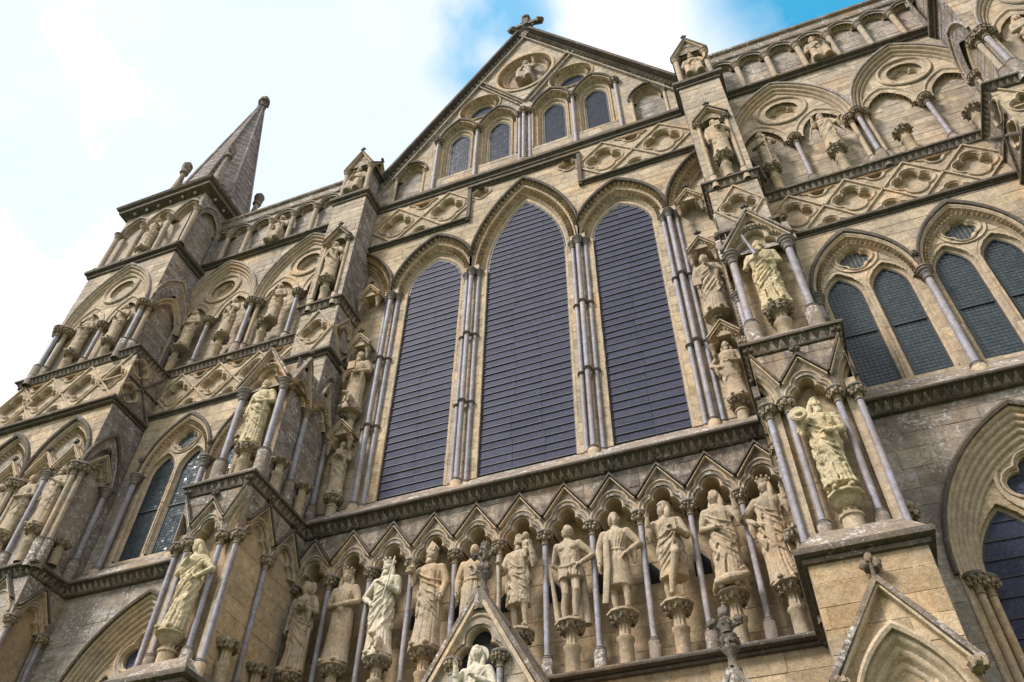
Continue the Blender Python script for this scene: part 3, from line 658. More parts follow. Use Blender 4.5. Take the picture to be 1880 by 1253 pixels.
for s in (-1, 1):
    add_arch('F', s*2.598, -0.20, SPR, (0.781, 1.2), (1.24, 2.05), 0.21, -0.05, 5, 0.032, dog=(0.45,), hood=0.06, hd=True, n=12, dr=0.085, cx=(-1.098, 1.20) if s > 0 else (-1.20, 1.098))
    add_arch('F', s*5.0, -0.20, SPR, (0.78, 1.75), (1.20, 2.30), 0.21, -0.05, 4, 0.032, dog=(0.40,), hood=0.06, hd=True, n=10, dr=0.08, cx=(-1.20, 9) if s > 0 else (-9, 1.20))
    wall('F', 0.04, s*4.85-0.75, s*4.85+0.75, SPR-0.1, SPR+2.2, 'buff', course=0.3, name='tympanum')
    for xc in (1.455, 3.80):
        for dx, y, r in ((0, -0.215, 0.062), (-0.165, -0.10, 0.056), (0.165, -0.10, 0.056)):
            column(s*xc+dx, y, -0.42 if dx == 0 else -0.30, SPR, r, 'm', drum=0.30 if dx == 0 else 0.16, rings=(2.06, 4.29))
        put('springer', cached('spring2', lambda: MB().box(-0.2, 0.2, -0.02, 0.25, 0.0, 0.16).mesh('springer', 'mould')), CH, (s*xc, -0.2, SPR-0.005))
    # string below the lozenge band, stepping up round the middle arch
    A = [(s*4.8, 0), (s*1.66, 0)]
    for zt, xa, xb in ((9.27, 1.64, 4.85), (10.82, 0.0, 1.74)):
        string(sorted([(s*xa, -0.2), (s*xb, -0.2)]), zt, zt-0.16, 0.13)
    put('string_course', MB().box(-0.055, 0.055, -0.10, 0.02, 9.12, 10.80).mesh('string_course', 'dark'), CH, (s*1.68, -0.2, 0))
    # bracketed canopies beside the lancets
    for zt in (7.16, 5.18, 2.24):
        o = add_tref('F', s*4.36, -0.38, zt-0.62, 0.78, 0.36, 2, 0.018, 0.11, dog=True)
        gablet('F', s*4.36, -0.40, zt-0.42, 0.33, 0.42, 0.07, 0.05, mat='mould')
        put('canopy', cached('canop', lambda: MB().prism([(-.30, .22), (.30, .22), (0, .62)], -0.02, 0.36).mesh('canopy', 'mould')), CH, (s*4.36, -0.37, zt-0.62))
        for q in (-0.27, 0.27): put('corbel_head', cached('chead', lambda: MB().lathe([(0.001, -.34), (.03, -.3), (.05, -.24), (.035, -.2), (.06, -.14), (.07, -.1), (.05, -.08), (.075, -.04), (.08, 0), (.05, .02)], 10).mesh('corbel_head', 'leafcap', 50)), CH, (s*4.36+q, -0.36, zt-0.60))
    corbel(s*4.34, -0.20, -0.40, 0.16, 0.19); corbel(s*4.30, -0.22, 2.10, 2.50, 0.17, leaf=False)
string([(-4.75, -0.2), (4.75, -0.2)], 11.39, 11.08, 0.14)
# gable
GA = 20.75; GS = 1.63
gclip = lambda x, z: z > GA-GS*abs(x)
gclip.bb = (-6, 6, 10.5, 30)
GW = [0.94, 2.34]
gops = [in_arch(s*x, 14.35, 0.69, 1.20, 12.2) for x in GW for s in (-1, 1)]+[in_disc(s*1.64, 16.05, 0.76) for s in (-1, 1)]+[in_disc(0, 17.62, 1.05, 1.3)]+[in_arch(s*3.94, 13.0, 0.5, 0.7, 11.5) for s in (-1, 1)]
wall('F', -0.13, -5.9, 5.9, 11.36, 20.8, 'pale', gops, course=0.24, blen=(0.3, 0.6), clip=gclip, mn=0.035, name='gable_wall')
put('gable_core', MB().prism([(-5.8, 11.3), (5.8, 11.3), (0, 20.7)], 0.16, 0.7).mesh('gable_core', 'pale'), CH)
for s in (-1, 1):
    for x in GW:
        quarry_window(s*x, 0.10, 12.2, 14.35, 0.36, 0.52, 0.075, 'gableglass')
        add_arch('F', s*x, -0.13, 14.35, (0.36, 0.52), (0.70, 1.22), 0.24, -0.05, 4, 0.045, leg=2.15, dog=(0.66,), hood=0.05, n=10, dr=0.085)
    for x, n_ in ((1.64, 1), (3.05, 1), (0.0, 3)):
        if x == 0 and s < 0: continue
        for dx, y in (((0, -0.24), (-.17, -.13), (.17, -.13)) if n_ == 3 else ((0, -0.18),)): column(s*x+dx, y, 11.40, 14.62, 0.055, 'f', drum=0.1)
    ring('F', s*1.64, -0.13, 16.05, 0.42, 0.80, 0.24, -0.06, 4, 0.045, dog=(0.62,))
    quat_window(s*1.64, 0.12, 16.05, 0.2, 0.24, 'gableglass')
    add_arch('F', s*3.94, -0.13, 13.0, (0.36, 0.42), (0.56, 0.74), 0.20, -0.03, 3, 0.025, dog=(0.5,), hood=0.05, n=8, dr=0.075)
    wall('F', 0.07, s*3.94-0.55, s*3.94+0.55, 11.4, 13.8, 'grey', name='tympanum')
    for dx in (-0.5, 0.5): column(s*3.94+dx, -0.13, 11.40, 13.02, 0.05, 's', 'mould')
    # raking bands with dogtooth: the coping and the inner V
    for p0, p1, wd, yy, nm in (((s*5.75, GA-GS*5.75+0.05), (0, GA+0.05), 0.50, -0.24, 'gable_coping'), ((s*0.10, 15.30), (s*1.75, 17.86), 0.24, -0.20, 'raking_band')):
        mb = MB(); bar_poly(mb, p0, p1, wd, yy+0.10, 0.10, 0.5, 1); L = math.hypot(p1[0]-p0[0], p1[1]-p0[1]); nx, nz = -(p1[1]-p0[1])/L, (p1[0]-p0[0])/L
        if nm == 'gable_coping':
            k = s*wd*0.5; bar_poly(mb, (p0[0]-nx*k, p0[1]-nz*k), (p1[0]-nx*k, p1[1]-nz*k+0.0), 0.16, yy-0.10, 0.9, 0.3, 1)
            bar_poly(mb, (p0[0]+nx*k*.85, p0[1]+nz*k*.85), (p1[0]+nx*k*.85, p1[1]+nz*k*.85), 0.07, yy-0.0, 0.0, 0.6, 0)
        else:
            for q in (-.5, .5): bar_poly(mb, (p0[0]+nx*wd*q, p0[1]+nz*wd*q), (p1[0]+nx*wd*q, p1[1]+nz*wd*q), 0.06, yy-.02, 0.0, 0.4, 0)
        o = put(nm, mb.mesh(nm, ['grey', 'dark']), CH)
        td = MB(); teeth_along(td, [p0, p1], yy+0.095, 0.135 if nm == 'gable_coping' else 0.085, 0.13 if nm == 'gable_coping' else 0.10, 1.75); t = sub('dogtooth', td.mesh('dogtooth', 'grey'), o); t['kind'] = 'stuff'
ring('F', 0, -0.13, 17.62, 0.70, 1.12, 0.26, -0.07, 4, 0.045, rzf=1.22, dog=(0.55,))
block('niche_back', -0.9, 0.9, 0.12, 0.17, 16.5, 18.8, 'stain')
mb = MB(); mb.lathe([(0.24, -0.3), (0.19, 0.25), (0.30, 0.35), (0.32, 0.48), (0.16, 0.58), (0.12, 0.7)], 8)
mb.box(-0.10, 0.10, -0.09, 0.09, 0.6, 1.75); mb.box(-0.52, 0.52, -0.085, 0.085, 1.06, 1.26)
for dx, dz in ((-.56, 1.16), (.56, 1.16), (0, 1.82)): leafball(mb, (dx, 0, dz), (.17, .13, .17), .6, 3.2, dx+3, 16, 12)
for q in (-1, 1): mb.tube([(q*.12, 0, .85), (q*.36, 0, 1.08)], [.06, .05], 6); mb.tube([(q*.12, 0, 1.5), (q*.36, 0, 1.25)], [.06, .05], 6)
leafball(mb, (0, 0, .45), (.36, .3, .16), .4, 3, 8, 16, 10)
put('gable_cross', mb.mesh('gable_cross', 'leafdark', 50), CH, (0, 0.0, 20.85))
# nave behind the front
put('nave_roof', MB().prism([(-6.2, 11.0), (6.2, 11.0), (0, 19.6)], 0.7, 40).mesh('nave_roof', 'roof'), CH)
put('nave_wall', MB().box(-6.0, 6.0, 0.9, 40, -12.45, 11.0).mesh('nave_wall', 'buff'), CH)

# ================================================================== porch gables at the foot of the picture
def porch(cx, y, za, slope, hw, nich, fs):
    foot = za-slope*hw; mb = MB()
    hb = foot+12.45
    put('porch', MB().prism([(cx-hw, -12.4), (cx+hw, -12.4), (cx+hw, foot), (cx, za), (cx-hw, foot)], y+0.22 if nich else y+0.02, -0.45).mesh('porch', 'gold'), CH)
    if nich:
        zs = za-0.95; op = [in_tref(cx, zs, 1.15, zs-1.7)]
        cl = lambda x, z: z > za-slope*abs(x-cx)
        cl.bb = (cx-hw-1, cx+hw+1, za-slope*hw-1, za+9)
        wall('F', y, cx-hw, cx+hw, foot-2, za, 'pale', op, clip=cl, course=0.3, mn=0.025, name='porch_gable_wall')
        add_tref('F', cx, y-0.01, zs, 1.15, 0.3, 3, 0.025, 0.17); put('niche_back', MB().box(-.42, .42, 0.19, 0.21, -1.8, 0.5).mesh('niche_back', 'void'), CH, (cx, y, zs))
        for s in (-1, 1): column(cx+s*0.36, y-0.05, zs-1.7, zs, 0.045, 'f')
    for s in (-1, 1):
        m2 = MB(); bar_poly(m2, (cx+s*hw*1.06, foot-0.06*slope*hw), (cx, za+0.02), 0.10, y-0.07, y+0.05, .9, 1); k = 0.11
        ux, uz = (s*slope, 1); L = math.hypot(ux, uz); ux, uz = ux/L*0.12, uz/L*0.12
        bar_poly(m2, (cx+s*hw*1.06+ux, foot-0.06*slope*hw+uz), (cx+0, za+0.02+uz*2.0), 0.11, y-0.09, -0.45, .4, 0)
        put('porch_coping', m2.mesh('porch_coping', ['sill', 'mould']), CH)
    f = MB(); f.lathe([(.14, -.15), (.13, .12), (.15, .14), (.15, .2), (.09, .26), (.09, .42), (.17, .5), (.19, .56), (.11, .62), (.07, .7)], 8)
    leafball(f, (0, 0, .66), (.19, .17, .13), .55, 3.2, cx+1, 18, 12); leafball(f, (0, 0, .92), (.13, .12, .2), .5, 3.4, cx+2, 16, 12)
    for s in (-1, 1):
        f.tube([(0, 0, .86), (s*.16, -.01, .93), (s*.26, -.02, 1.0)], [.05, .05, .04], 7); leafball(f, (s*.27, -.02, 1.0), (.10, .09, .09), .6, 3, cx+s, 14, 10)
    leafball(f, (0, 0, 1.16), (.11, .1, .12), .6, 3, cx+5, 14, 10); lumps(f, .16, .62, 6, .07); lumps(f, .12, .98, 5, .06)
    put('finial_base', MB().lathe([(.10, -.22), (.13, -.05), (.11, .12)], 8).mesh('finial_base', 'sill', 40), CH, (cx, y+0.02, za)); f.v = [(p[0]*fs, p[1]*fs, p[2]*(fs*.5+.5)) for p in f.v]; put('porch_finial', f.mesh('porch_finial', 'leafdark', 60), CH, (cx, y+0.1, za))
porch(0, -2.06, -4.07, 1.78, 1.6, True, 0.62)
for s in (-1, 1): porch(s*3.46, -1.75, -5.75, 1.7, 1.0, False, 0.66)

# ================================================================== BUTTRESSES
def U(xl, xr, yf, yb=0.1): return [(xl, yb), (xl, yf), (xr, yf), (xr, yb)]
def sides(cx, half): return (('E', cx+half), ('W', cx-half))
def buttress(s):
    cx = 5.40*s; near = s > 0
    # --- foot with a gabled blind arch
    zl = -4.84; fy = -2.62
    bop = [in_arch(cx, -7.05, 0.61, 1.16, -9)]
    wall('F', fy, cx-0.715, cx+0.715, -7.4, zl, 'gold', bop, course=0.34, blen=(0.45, 0.9), near=True, name='buttress_wall')
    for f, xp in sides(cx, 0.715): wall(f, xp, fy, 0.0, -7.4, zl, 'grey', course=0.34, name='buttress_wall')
    block('buttress_core', cx-0.70, cx+0.70, -2.30, 0.3, -12.45, zl, 'gold')
    add_arch('F', cx, fy, -7.05, (0.30, 0.62), (0.62, 1.18), 0.30, -0.03, 4, 0.03, hood=0.05, n=9, hmat='mould')
    quatrefoil('F', cx, fy+0.16, -6.45, 0.12, 0.13); block('tympanum', cx-0.5, cx+0.5, fy+0.20, fy+0.32, -8.0, -5.9, 'gold')
    gablet('F', cx, fy, -6.42, 0.80, 1.16, 0.13, 0.11, mat='sill')
    mb = MB(); [leafball(mb, (q*.075, -.05, .15+(.085 if q == 0 else 0)), (.058 if q else .05, .05, .075), .4, 2.5, q+3) for q in (-1, 0, 1)]; mb.tube([(0, -.03, -.02), (0, -.05, .16)], [.03, .035], 7)
    put('fleuron', mb.mesh('fleuron', 'leafdark', 60), CH, (cx, fy-0.06, -5.24))
    for q in (-1, 1):
        m3 = MB(); lumps(m3, 0.07, 0, 6, 0.06); m3.ball((0, 0, 0), .09, 8, 6, lambda d: 1+.25*math.sin(7*d.x+2)*math.cos(8*d.z)); put('label_stop', m3.mesh('label_stop', 'leafcap', 60), CH, (cx+q*0.72, fy-0.09, -6.45))
    string(U(cx-0.715, cx+0.715, fy), -4.70, -4.90, 0.13)
    strip(U(cx-0.70, cx+0.70, fy), [(0.11, -4.74), (0.085, -4.69), (-0.16, -4.36), (-0.5, -4.30)], 'sill', 'ledge')
    # --- tier with the arcaded niche
    yb = -2.12
    wall('F', yb, cx-0.60, cx+0.60, -4.5, -0.9, 'gold', course=0.36, name='niche_wall')
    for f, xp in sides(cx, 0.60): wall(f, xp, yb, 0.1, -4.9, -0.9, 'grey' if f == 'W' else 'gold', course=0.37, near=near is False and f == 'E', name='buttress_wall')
    ya = -2.38; ac = -1.90
    ops = [in_tref(cx, ac, 0.80, -9)]+[in_arch(cx+q*0.69, ac, 0.25, 0.65, -9) for q in (-1, 1)]
    wall('F', ya, cx-0.69, cx+0.69, ac, -0.93, 'stain', ops, course=0.27, mn=0.02, name='arcade_wall')
    add_tref('F', cx, ya-0.01, ac, 0.80, 0.26, 3, 0.02, 0.15); gablet('F', cx, ya-0.01, -1.62, 0.36, 0.50, 0.085, 0.055)
    for q in (-1, 1):
        add_arch('F', cx+q*0.685, ya-0.0, ac, (0.10, 0.40), (0.27, 0.68), 0.2, -0.02, 3, 0.02, hood=0, n=6, half=-q)
        gablet('F', cx+q*0.69, ya-0.01, -1.62, 0.33, 0.70, 0.085, 0.055, half=-q)
        column(cx+q*0.36, ya+0.07, -4.62, ac, 0.05, 'f', drum=0.50)
        column(cx+q*0.655, ya+0.13, -4.62, ac, 0.05, 'f', drum=0.26)
        block('pilaster', cx+q*0.56-0.07, cx+q*0.56+0.07, yb-0.10, yb+0.02, -4.45, ac, 'mould')
    for f, xp in sides(cx, 0.70):
        sg = 1 if f == 'E' else -1
        wall(f, xp, ya, -0.35, ac, -0.93, 'stain', [in_tref(y, ac, 1.0, -9) for y in (-1.765, -0.865)], course=0.27, mn=0.02, name='arcade_wall')
        for y in (-1.765, -0.865):
            add_tref(f, y, xp+sg*0.01, ac, 1.0, 0.12, 3, 0.02, 0.15); gablet(f, y, xp+sg*0.01, -1.62, 0.435, 0.62, 0.085, 0.055)
            corbel(xp-sg*0.02, y, -4.8, -3.82, 0.21, f)
        column(xp-sg*0.04, -1.315, -4.75, ac, 0.05, 'f', drum=0.45)
        for y in (-2.2, -1.315, -0.42): put('springer', cached('springer3', lambda: MB().box(-.08, .08, -0.02, .14, 0, .2).mesh('springer', 'mould')), CH, (xp-sg*0.02, y, ac-0.006), FACE[f])
    corbel(cx, ya+0.02, -4.55, -3.88, 0.235, leaf=False)
    cornice(U(cx-0.70, cx+0.70, ya, -0.30), -0.66, -0.90, 0.13, pitch=0.145)
    strip(U(cx-0.70, cx+0.70, ya, -0.3), [(0.11, -0.67), (0.07, -0.62), (-0.18, -0.34), (-0.5, -0.28)], 'sill', 'ledge')
    # --- tier with the gabled tabernacle
    wall('F', -1.80, cx-0.50, cx+0.50, -0.6, 3.0, 'gold', course=0.34, name='niche_wall')
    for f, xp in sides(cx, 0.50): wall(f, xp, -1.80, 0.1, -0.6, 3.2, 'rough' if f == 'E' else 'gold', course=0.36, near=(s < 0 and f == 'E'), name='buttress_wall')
    yf = -2.10; cz = 2.20
    for q in (-1, 1): column(cx+q*0.515, yf+0.06, -0.60, cz, 0.072, 'm', drum=0.82)
    cl = lambda x, z: z > 3.22-1.68*abs(x-cx)
    cl.bb = (cx-1, cx+1, cz, 9)
    wall('F', yf, cx-0.6, cx+0.6, cz, 3.22, 'buff', [in_tref(cx, cz, 1.22, -9), in_disc(cx, 2.90, 0.09)], clip=cl, course=0.5, blen=(0.7, 1.2), mn=0.02, name='gable_wall')
    put('gable_core', MB().prism([(cx-.6, cz+0.06), (cx+.6, cz+0.06), (cx, 3.18)], yf+0.16, -1.0).mesh('gable_core', 'gold'), CH)
    add_tref('F', cx, yf-0.01, cz, 1.22, 0.3, 2, 0.02, 0.13, dog=True); ring('F', cx, yf, 2.90, 0.075, 0.11, 0.1, -0.01, 1, 0.012)
    gablet('F', cx, yf-0.01, cz+0.02, 0.66, 1.06, 0.10, 0.075, mat='sill', roof=1.1)
    for f, xp in sides(cx, 0.62):
        sg = 1 if f == 'E' else -1
        for y, hw_ in ((-1.60, 0.42), (-0.71, 0.45)):
            cl2 = lambda x, z, y=y: z > 3.25-2.55*abs(x-y)
            cl2.bb = (y-1, y+1, 2.03, 9)
            wall(f, xp, y-0.45, y+0.45, 2.03, 3.25, 'stain', [in_tref(y, 2.03, 0.95, -9), in_disc(y, 2.92, 0.07)], clip=cl2, course=0.5, blen=(.7, 1.2), mn=0.02, name='gable_wall')
            add_tref(f, y, xp+sg*0.01, 2.03, 0.95, 0.14, 2, 0.02, 0.12, dog=True)
            gablet(f, y, xp+sg*0.01, 2.10, 0.45, 1.17, 0.09, 0.065, mat='sill', roof=0.6)
            corbel(xp-sg*0.02, y, -0.62, 0.26, 0.19, f)
        for y in (-1.16, -0.24): column(xp-sg*0.03, y, -0.50, 2.03, 0.058, 'm', drum=0.55)
    corbel(cx, yf+0.12, -0.45, 0.46, 0.23)
    # --- upper stage
    y4 = -0.97
    nop = [in_arch(cx, 8.75, 0.30, 0.42, 6.4)]
    qo = diamonds('F', y4, [cx], 4.32, 5.92, 1.05, qa=0.2, qr=0.18)
    wall('F', y4, cx-0.56, cx+0.56, 2.6, 11.2, 'pale', nop+qo, course=0.27, blen=(0.3, 0.6), near=(s > 0), name='buttress_wall')
    block('niche_back', cx-0.35, cx+0.35, y4+0.20, y4+0.45, 6.3, 9.3, 'buff')
    for f, xp in sides(cx, 0.56):
        qs = diamonds(f, xp, [-0.45 if f == 'E' else -0.45], 4.32, 5.92, 0.95, qa=0.2, qr=0.17)
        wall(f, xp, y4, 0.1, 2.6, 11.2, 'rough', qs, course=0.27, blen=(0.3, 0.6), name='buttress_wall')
    block('buttress_core', cx-0.52, cx+0.52, y4+0.46, 0.3, 2.6, 11.2, 'grey')
    string(U(cx-0.56, cx+0.56, y4), 4.26, 4.05, 0.14); cornice(U(cx-0.56, cx+0.56, y4), 6.24, 5.97, 0.13, single=False, pitch=0.14)
    for q in (-1, 1):
        column(cx+q*0.36, y4-0.02, 6.24, 9.0, 0.045, 'f', 'mould', drum=0.25)
    add_arch('F', cx, y4-0.03, 8.98, (0.24, 0.30), (0.36, 0.48), 0.25, -0.05, 2, 0.02, dog=(0.4,), hood=0, n=7); gablet('F', cx, y4-0.05, 9.02, 0.45, 0.60, 0.10, 0.06)
    corbel(cx, y4-0.02, 6.26, 7.12, 0.2)
    string(U(cx-0.56, cx+0.56, y4), 11.39, 11.08, 0.13)
    # --- pinnacle house on top
    block('pinnacle_core', cx-0.36, cx+0.36, -0.74, 0.05, 11.3, 13.3, 'rough')
    for x_, y_ in ((-.42, -.92), (.42, -.92), (-.42, -.06), (.42, -.06)): column(cx+x_, y_, 11.42, 13.02, 0.075, 's', 'pale')
    add_arch('F', cx, -0.95, 13.0, (0.28, 0.34), (0.42, 0.58), 0.3, 0.0, 2, 0.02, dog=(0.4,), hood=0, n=7); gablet('F', cx, -0.95, 13.05, 0.52, 0.98, 0.08, 0.09, roof=1.0)
    put('pinnacle_roof', MB().prism([(-.46, 0.0), (.46, 0.0), (0, .90)], 0.03, 0.98).mesh('pinnacle_roof', 'stain'), CH, (cx, -0.95, 13.06))
    for f, xp in sides(cx, 0.44):
        add_arch(f, -0.49, xp, 13.0, (0.26, 0.32), (0.40, 0.54), 0.2, 0.0, 2, 0.02, dog=(0.4,), hood=0, n=7); gablet(f, -0.49, xp, 13.05, 0.5, 0.80, 0.07, 0.08, roof=0.4)
for s in (-1, 1): buttress(s)

# ================================================================== WING BAYS
def wing(s):
    X = lambda x: s*x
    def WL(y, a, b, *r, **k): return wall('F', y, min(s*a, s*b), max(s*a, s*b), *r, **k)
    P = lambda a, b, y: sorted([(s*a, y), (s*b, y)])
    xe = 10.95
    # lower wall with a two-light window under a deep arch
    c = 8.45
    WL(-0.20, 6.0, xe, -8.0, -0.9, 'grey', [in_arch(X(c), -4.05, 1.73, 2.78, -9)], course=0.36, blen=(0.5, 1.0), near=(s > 0))
    add_arch('F', X(c), -0.20, -4.05, (1.32, 2.12), (1.74, 2.80), 0.30, -0.04, 6, 0.03, leg=3.5, hood=0.06, n=12)
    WL(0.10, c-1.4, c+1.4, -8.0, -1.5, 'gold', [in_arch(X(c+q*0.86), -4.05, 0.60, 1.25, -9) for q in (-.9, .9)]+[in_quat(X(c), -2.52, 0.26, 0.26)], course=0.4, mn=0.03, name='tympanum')
    for q in (-1, 1):
        great_window(X(c+q*0.77), 0.22, -7.6, -4.05, 0.56, 1.18, 0.30, 1, 40+q)
        add_arch('F', X(c+q*0.77), 0.10, -4.05, (0.54, 1.16), (0.72, 1.42), 0.13, -0.02, 2, 0.02, leg=3.5, hood=0, n=9)
        for dx in (1.56, 1.40): column(X(c+q*dx), -0.16+(0.14 if dx < 1.5 else 0), -8.0, -4.05, 0.06, 'f', 'mould')
    ring('F', X(c), 0.10, -2.52, 0.50, 0.66, 0.02, -0.05, 2, 0.02); quatrefoil('F', X(c), 0.095, -2.52, 0.26, 0.25, 0.14); quat_window(X(c), 0.22, -2.52, 0.25, 0.22, 'oldglass', 0.14)
    block('wall_core', min(X(6), X(xe)), max(X(6), X(xe)), 0.32, 0.9, -12.45, 14.0, 'gold')
    cornice(P(5.98, xe-0.05, -0.26), -0.66, -0.90, 0.22, pitch=0.155, single=(s > 0))
    strip(P(5.98, xe-0.05, -0.26), [(0.20, -0.67), (0.14, -0.6), (-0.16, -0.22), (-0.38, 0.05)], 'sill', 'window_sill')
    # traceried windows
    wops = []
    for c in (7.32, 9.42):
        for q in (-0.45, 0.45):
            quarry_window(X(c+q), 0.15, 0.06, 2.50, 0.33, 0.60, 0.082, barz=(1.45,))
            add_arch('F', X(c+q), 0.02, 2.50, (0.33, 0.60), (0.46, 0.80), 0.13, -0.02, 2, 0.022, leg=2.42, hood=0, n=8)
            wops.append(in_arch(X(c+q), 2.50, 0.40, 0.70, 0.0))
        ring('F', X(c), 0.02, 3.53, 0.33, 0.46, 0.10, -0.04, 2, 0.02); quat_window(X(c), 0.12, 3.53, 0.15, 0.18)
        quatrefoil('F', X(c), 0.03, 3.53, 0.15, 0.17, 0.1); wops.append(in_disc(X(c), 3.53, 0.36))
        add_arch('F', X(c), -0.10, 2.50, (0.84, 1.36), (1.03, 1.78), 0.13, -0.04, 3, 0.04, dog=(0.42,), hood=0.05, n=12, dr=0.058)
        lstop = MB(); leafball(lstop, (0, -.05, 0), .075, .5, 3, c); put('label_stop', lstop.mesh('label_stop', 'leafdark', 60), CH, (X(c+1.03), -0.14, 2.95))
    WL(0.02, 6.3, 10.5, -0.1, 4.2, 'mould', wops, course=0.4, mn=0.03, name='tracery')
    WL(-0.10, 6.0, 10.9, 2.5, 4.52, 'buff', [in_arch(X(c), 2.50, 1.02, 1.76, 0) for c in (7.32, 9.42)], course=0.29)
    for x in (6.30, 8.37, 10.44): column(X(x), -0.13, -0.40, 2.50, 0.075, 'm', drum=0.2)
    WL(-0.10, 10.46, 10.9, -0.3, 2.5, 'grey', course=0.36); WL(-0.10, 5.9, 6.26, -0.3, 2.5, 'buff', course=0.36)
    m = MB()
    # lozenge band
    us = sorted(X(6.56+1.272*i) for i in range(4)); qo = diamonds('F', -0.08, us, 4.66, 6.14, 1.272, qa=0.215, qr=0.19)
    WL(-0.08, 6.0, xe, 4.5, 6.2, 'buff', qo, course=0.29); string(P(5.95, xe, -0.08), 4.64, 4.46, 0.13)
    cornice(P(5.95, xe, -0.08), 6.38, 6.12, 0.14, single=False, pitch=0.14)
    # blind arcade with figures
    WL(0.24, 6.0, 11.8, 6.3, 10.0, 'pale', course=0.24, blen=(0.35, 0.7), name='arcade_back')
    ops = []
    for c in (7.27, 10.41):
        ops.append(in_arch(X(c), 8.87, 1.53, 2.55, 0))
        add_arch('F', X(c), -0.02, 8.87, (1.22, 2.10), (1.55, 2.58), 0.20, -0.05, 4, 0.05, hood=0.05, hmat='grey', n=12)
        so_ = [in_arch(X(c+q), 8.72, 0.52, 0.84, 6) for q in (-.765, .765)]+[in_disc(X(c), 10.20, 0.42)]
        WL(0.10, c-1.35, c+1.35, 8.72, 11.2, 'mould', so_+[outer_clip(X(c), 8.87, 1.30, 2.24)], course=0.3, mn=0.03, name='tympanum')
        block('tympanum_back', min(X(c-.6), X(c+.6)), max(X(c-.6), X(c+.6)), 0.30, 0.33, 9.5, 10.9, 'buff')
        for q in (-.765, .765): add_arch('F', X(c+q), 0.10, 8.72, (0.46, 0.72), (0.72, 1.10), 0.18, -0.05, 3, 0.04, dr=0.065, dog=(0.36,), hood=0, n=9)
        ring('F', X(c), 0.10, 10.20, 0.38, 0.67, 0.16, -0.06, 3, 0.05); quatrefoil('F', X(c), 0.23, 10.20, 0.19, 0.17, 0.1, mat='mould')
        column(X(c), 0.06, 6.40, 8.72, 0.062, 'f', drum=0.42)
    for x in (8.84,): 
        for dx, y in ((0, -0.04), (-.17, .08), (.17, .08)): column(X(x+dx), y, 6.40, 8.87, 0.062, 'f', 'purbeck' if dx == 0 else 'mould', drum=0.5)
    for dx, y in ((0, -.02), (.16, .07)): column(X(11.62+dx), y, 6.40, 8.87, 0.058, 'f', 'mould', drum=0.4)
    WL(-0.02, 5.9, 11.85, 8.87, 11.5, 'pale', ops, course=0.24, blen=(0.35, 0.7), near=(s > 0))
    for x in (6.46, 8.00, 9.48, 11.02)[:4]: corbel(X(x), -0.10, 6.38, 7.34, 0.21)
    # parapet arcade
    string(P(5.95, 11.8, -0.04), 11.66, 11.42, 0.16)
    WL(0.12, 5.9, 11.8, 11.6, 13.3, 'grey', course=0.26, name='parapet_back'); block('wall_core', min(X(5.9), X(11.8)), max(X(5.9), X(11.8)), 0.14, 0.6, 11.0, 14.2, 'grey')
    pc = [6.62+0.87*k for k in range(7)]
    WL(-0.05, 5.9, 11.8, 13.2, 13.80, 'grey', [in_arch(X(a+0.435), 13.2, 0.34, 0.36, 0) for a in [5.75]+pc[:-1]], course=0.26, mn=0.03, name='parapet_wall')
    for a in [5.75]+pc[:-1]: add_arch('F', X(a+0.435), -0.05, 13.2, (0.27, 0.27), (0.40, 0.46), 0.16, -0.02, 2, 0.02, dog=(0.45,), hood=0.03, n=7, hmat='grey')
    for x in pc[:-1]: column(X(x), -0.06, 11.64, 13.2, 0.082, 's', 'pale')
    strip(P(5.9, 11.8, -0.05), [(-0.02, 13.66), (0.05, 13.70), (0.06, 13.78), (0.02, 13.84), (0.02, 14.08), (0.09, 14.14), (0.10, 14.22), (-0.05, 14.30), (-0.7, 14.34)], 'sill', 'parapet_coping')
def outer_clip(cx, zs, hw, h):
    f0 = in_arch(cx, zs, hw, h, zs-1)
    f = lambda x, z: not f0(x, z)
    f.bb = (-99, 99, -99, 99); return f
for s in (-1, 1): wing(s)

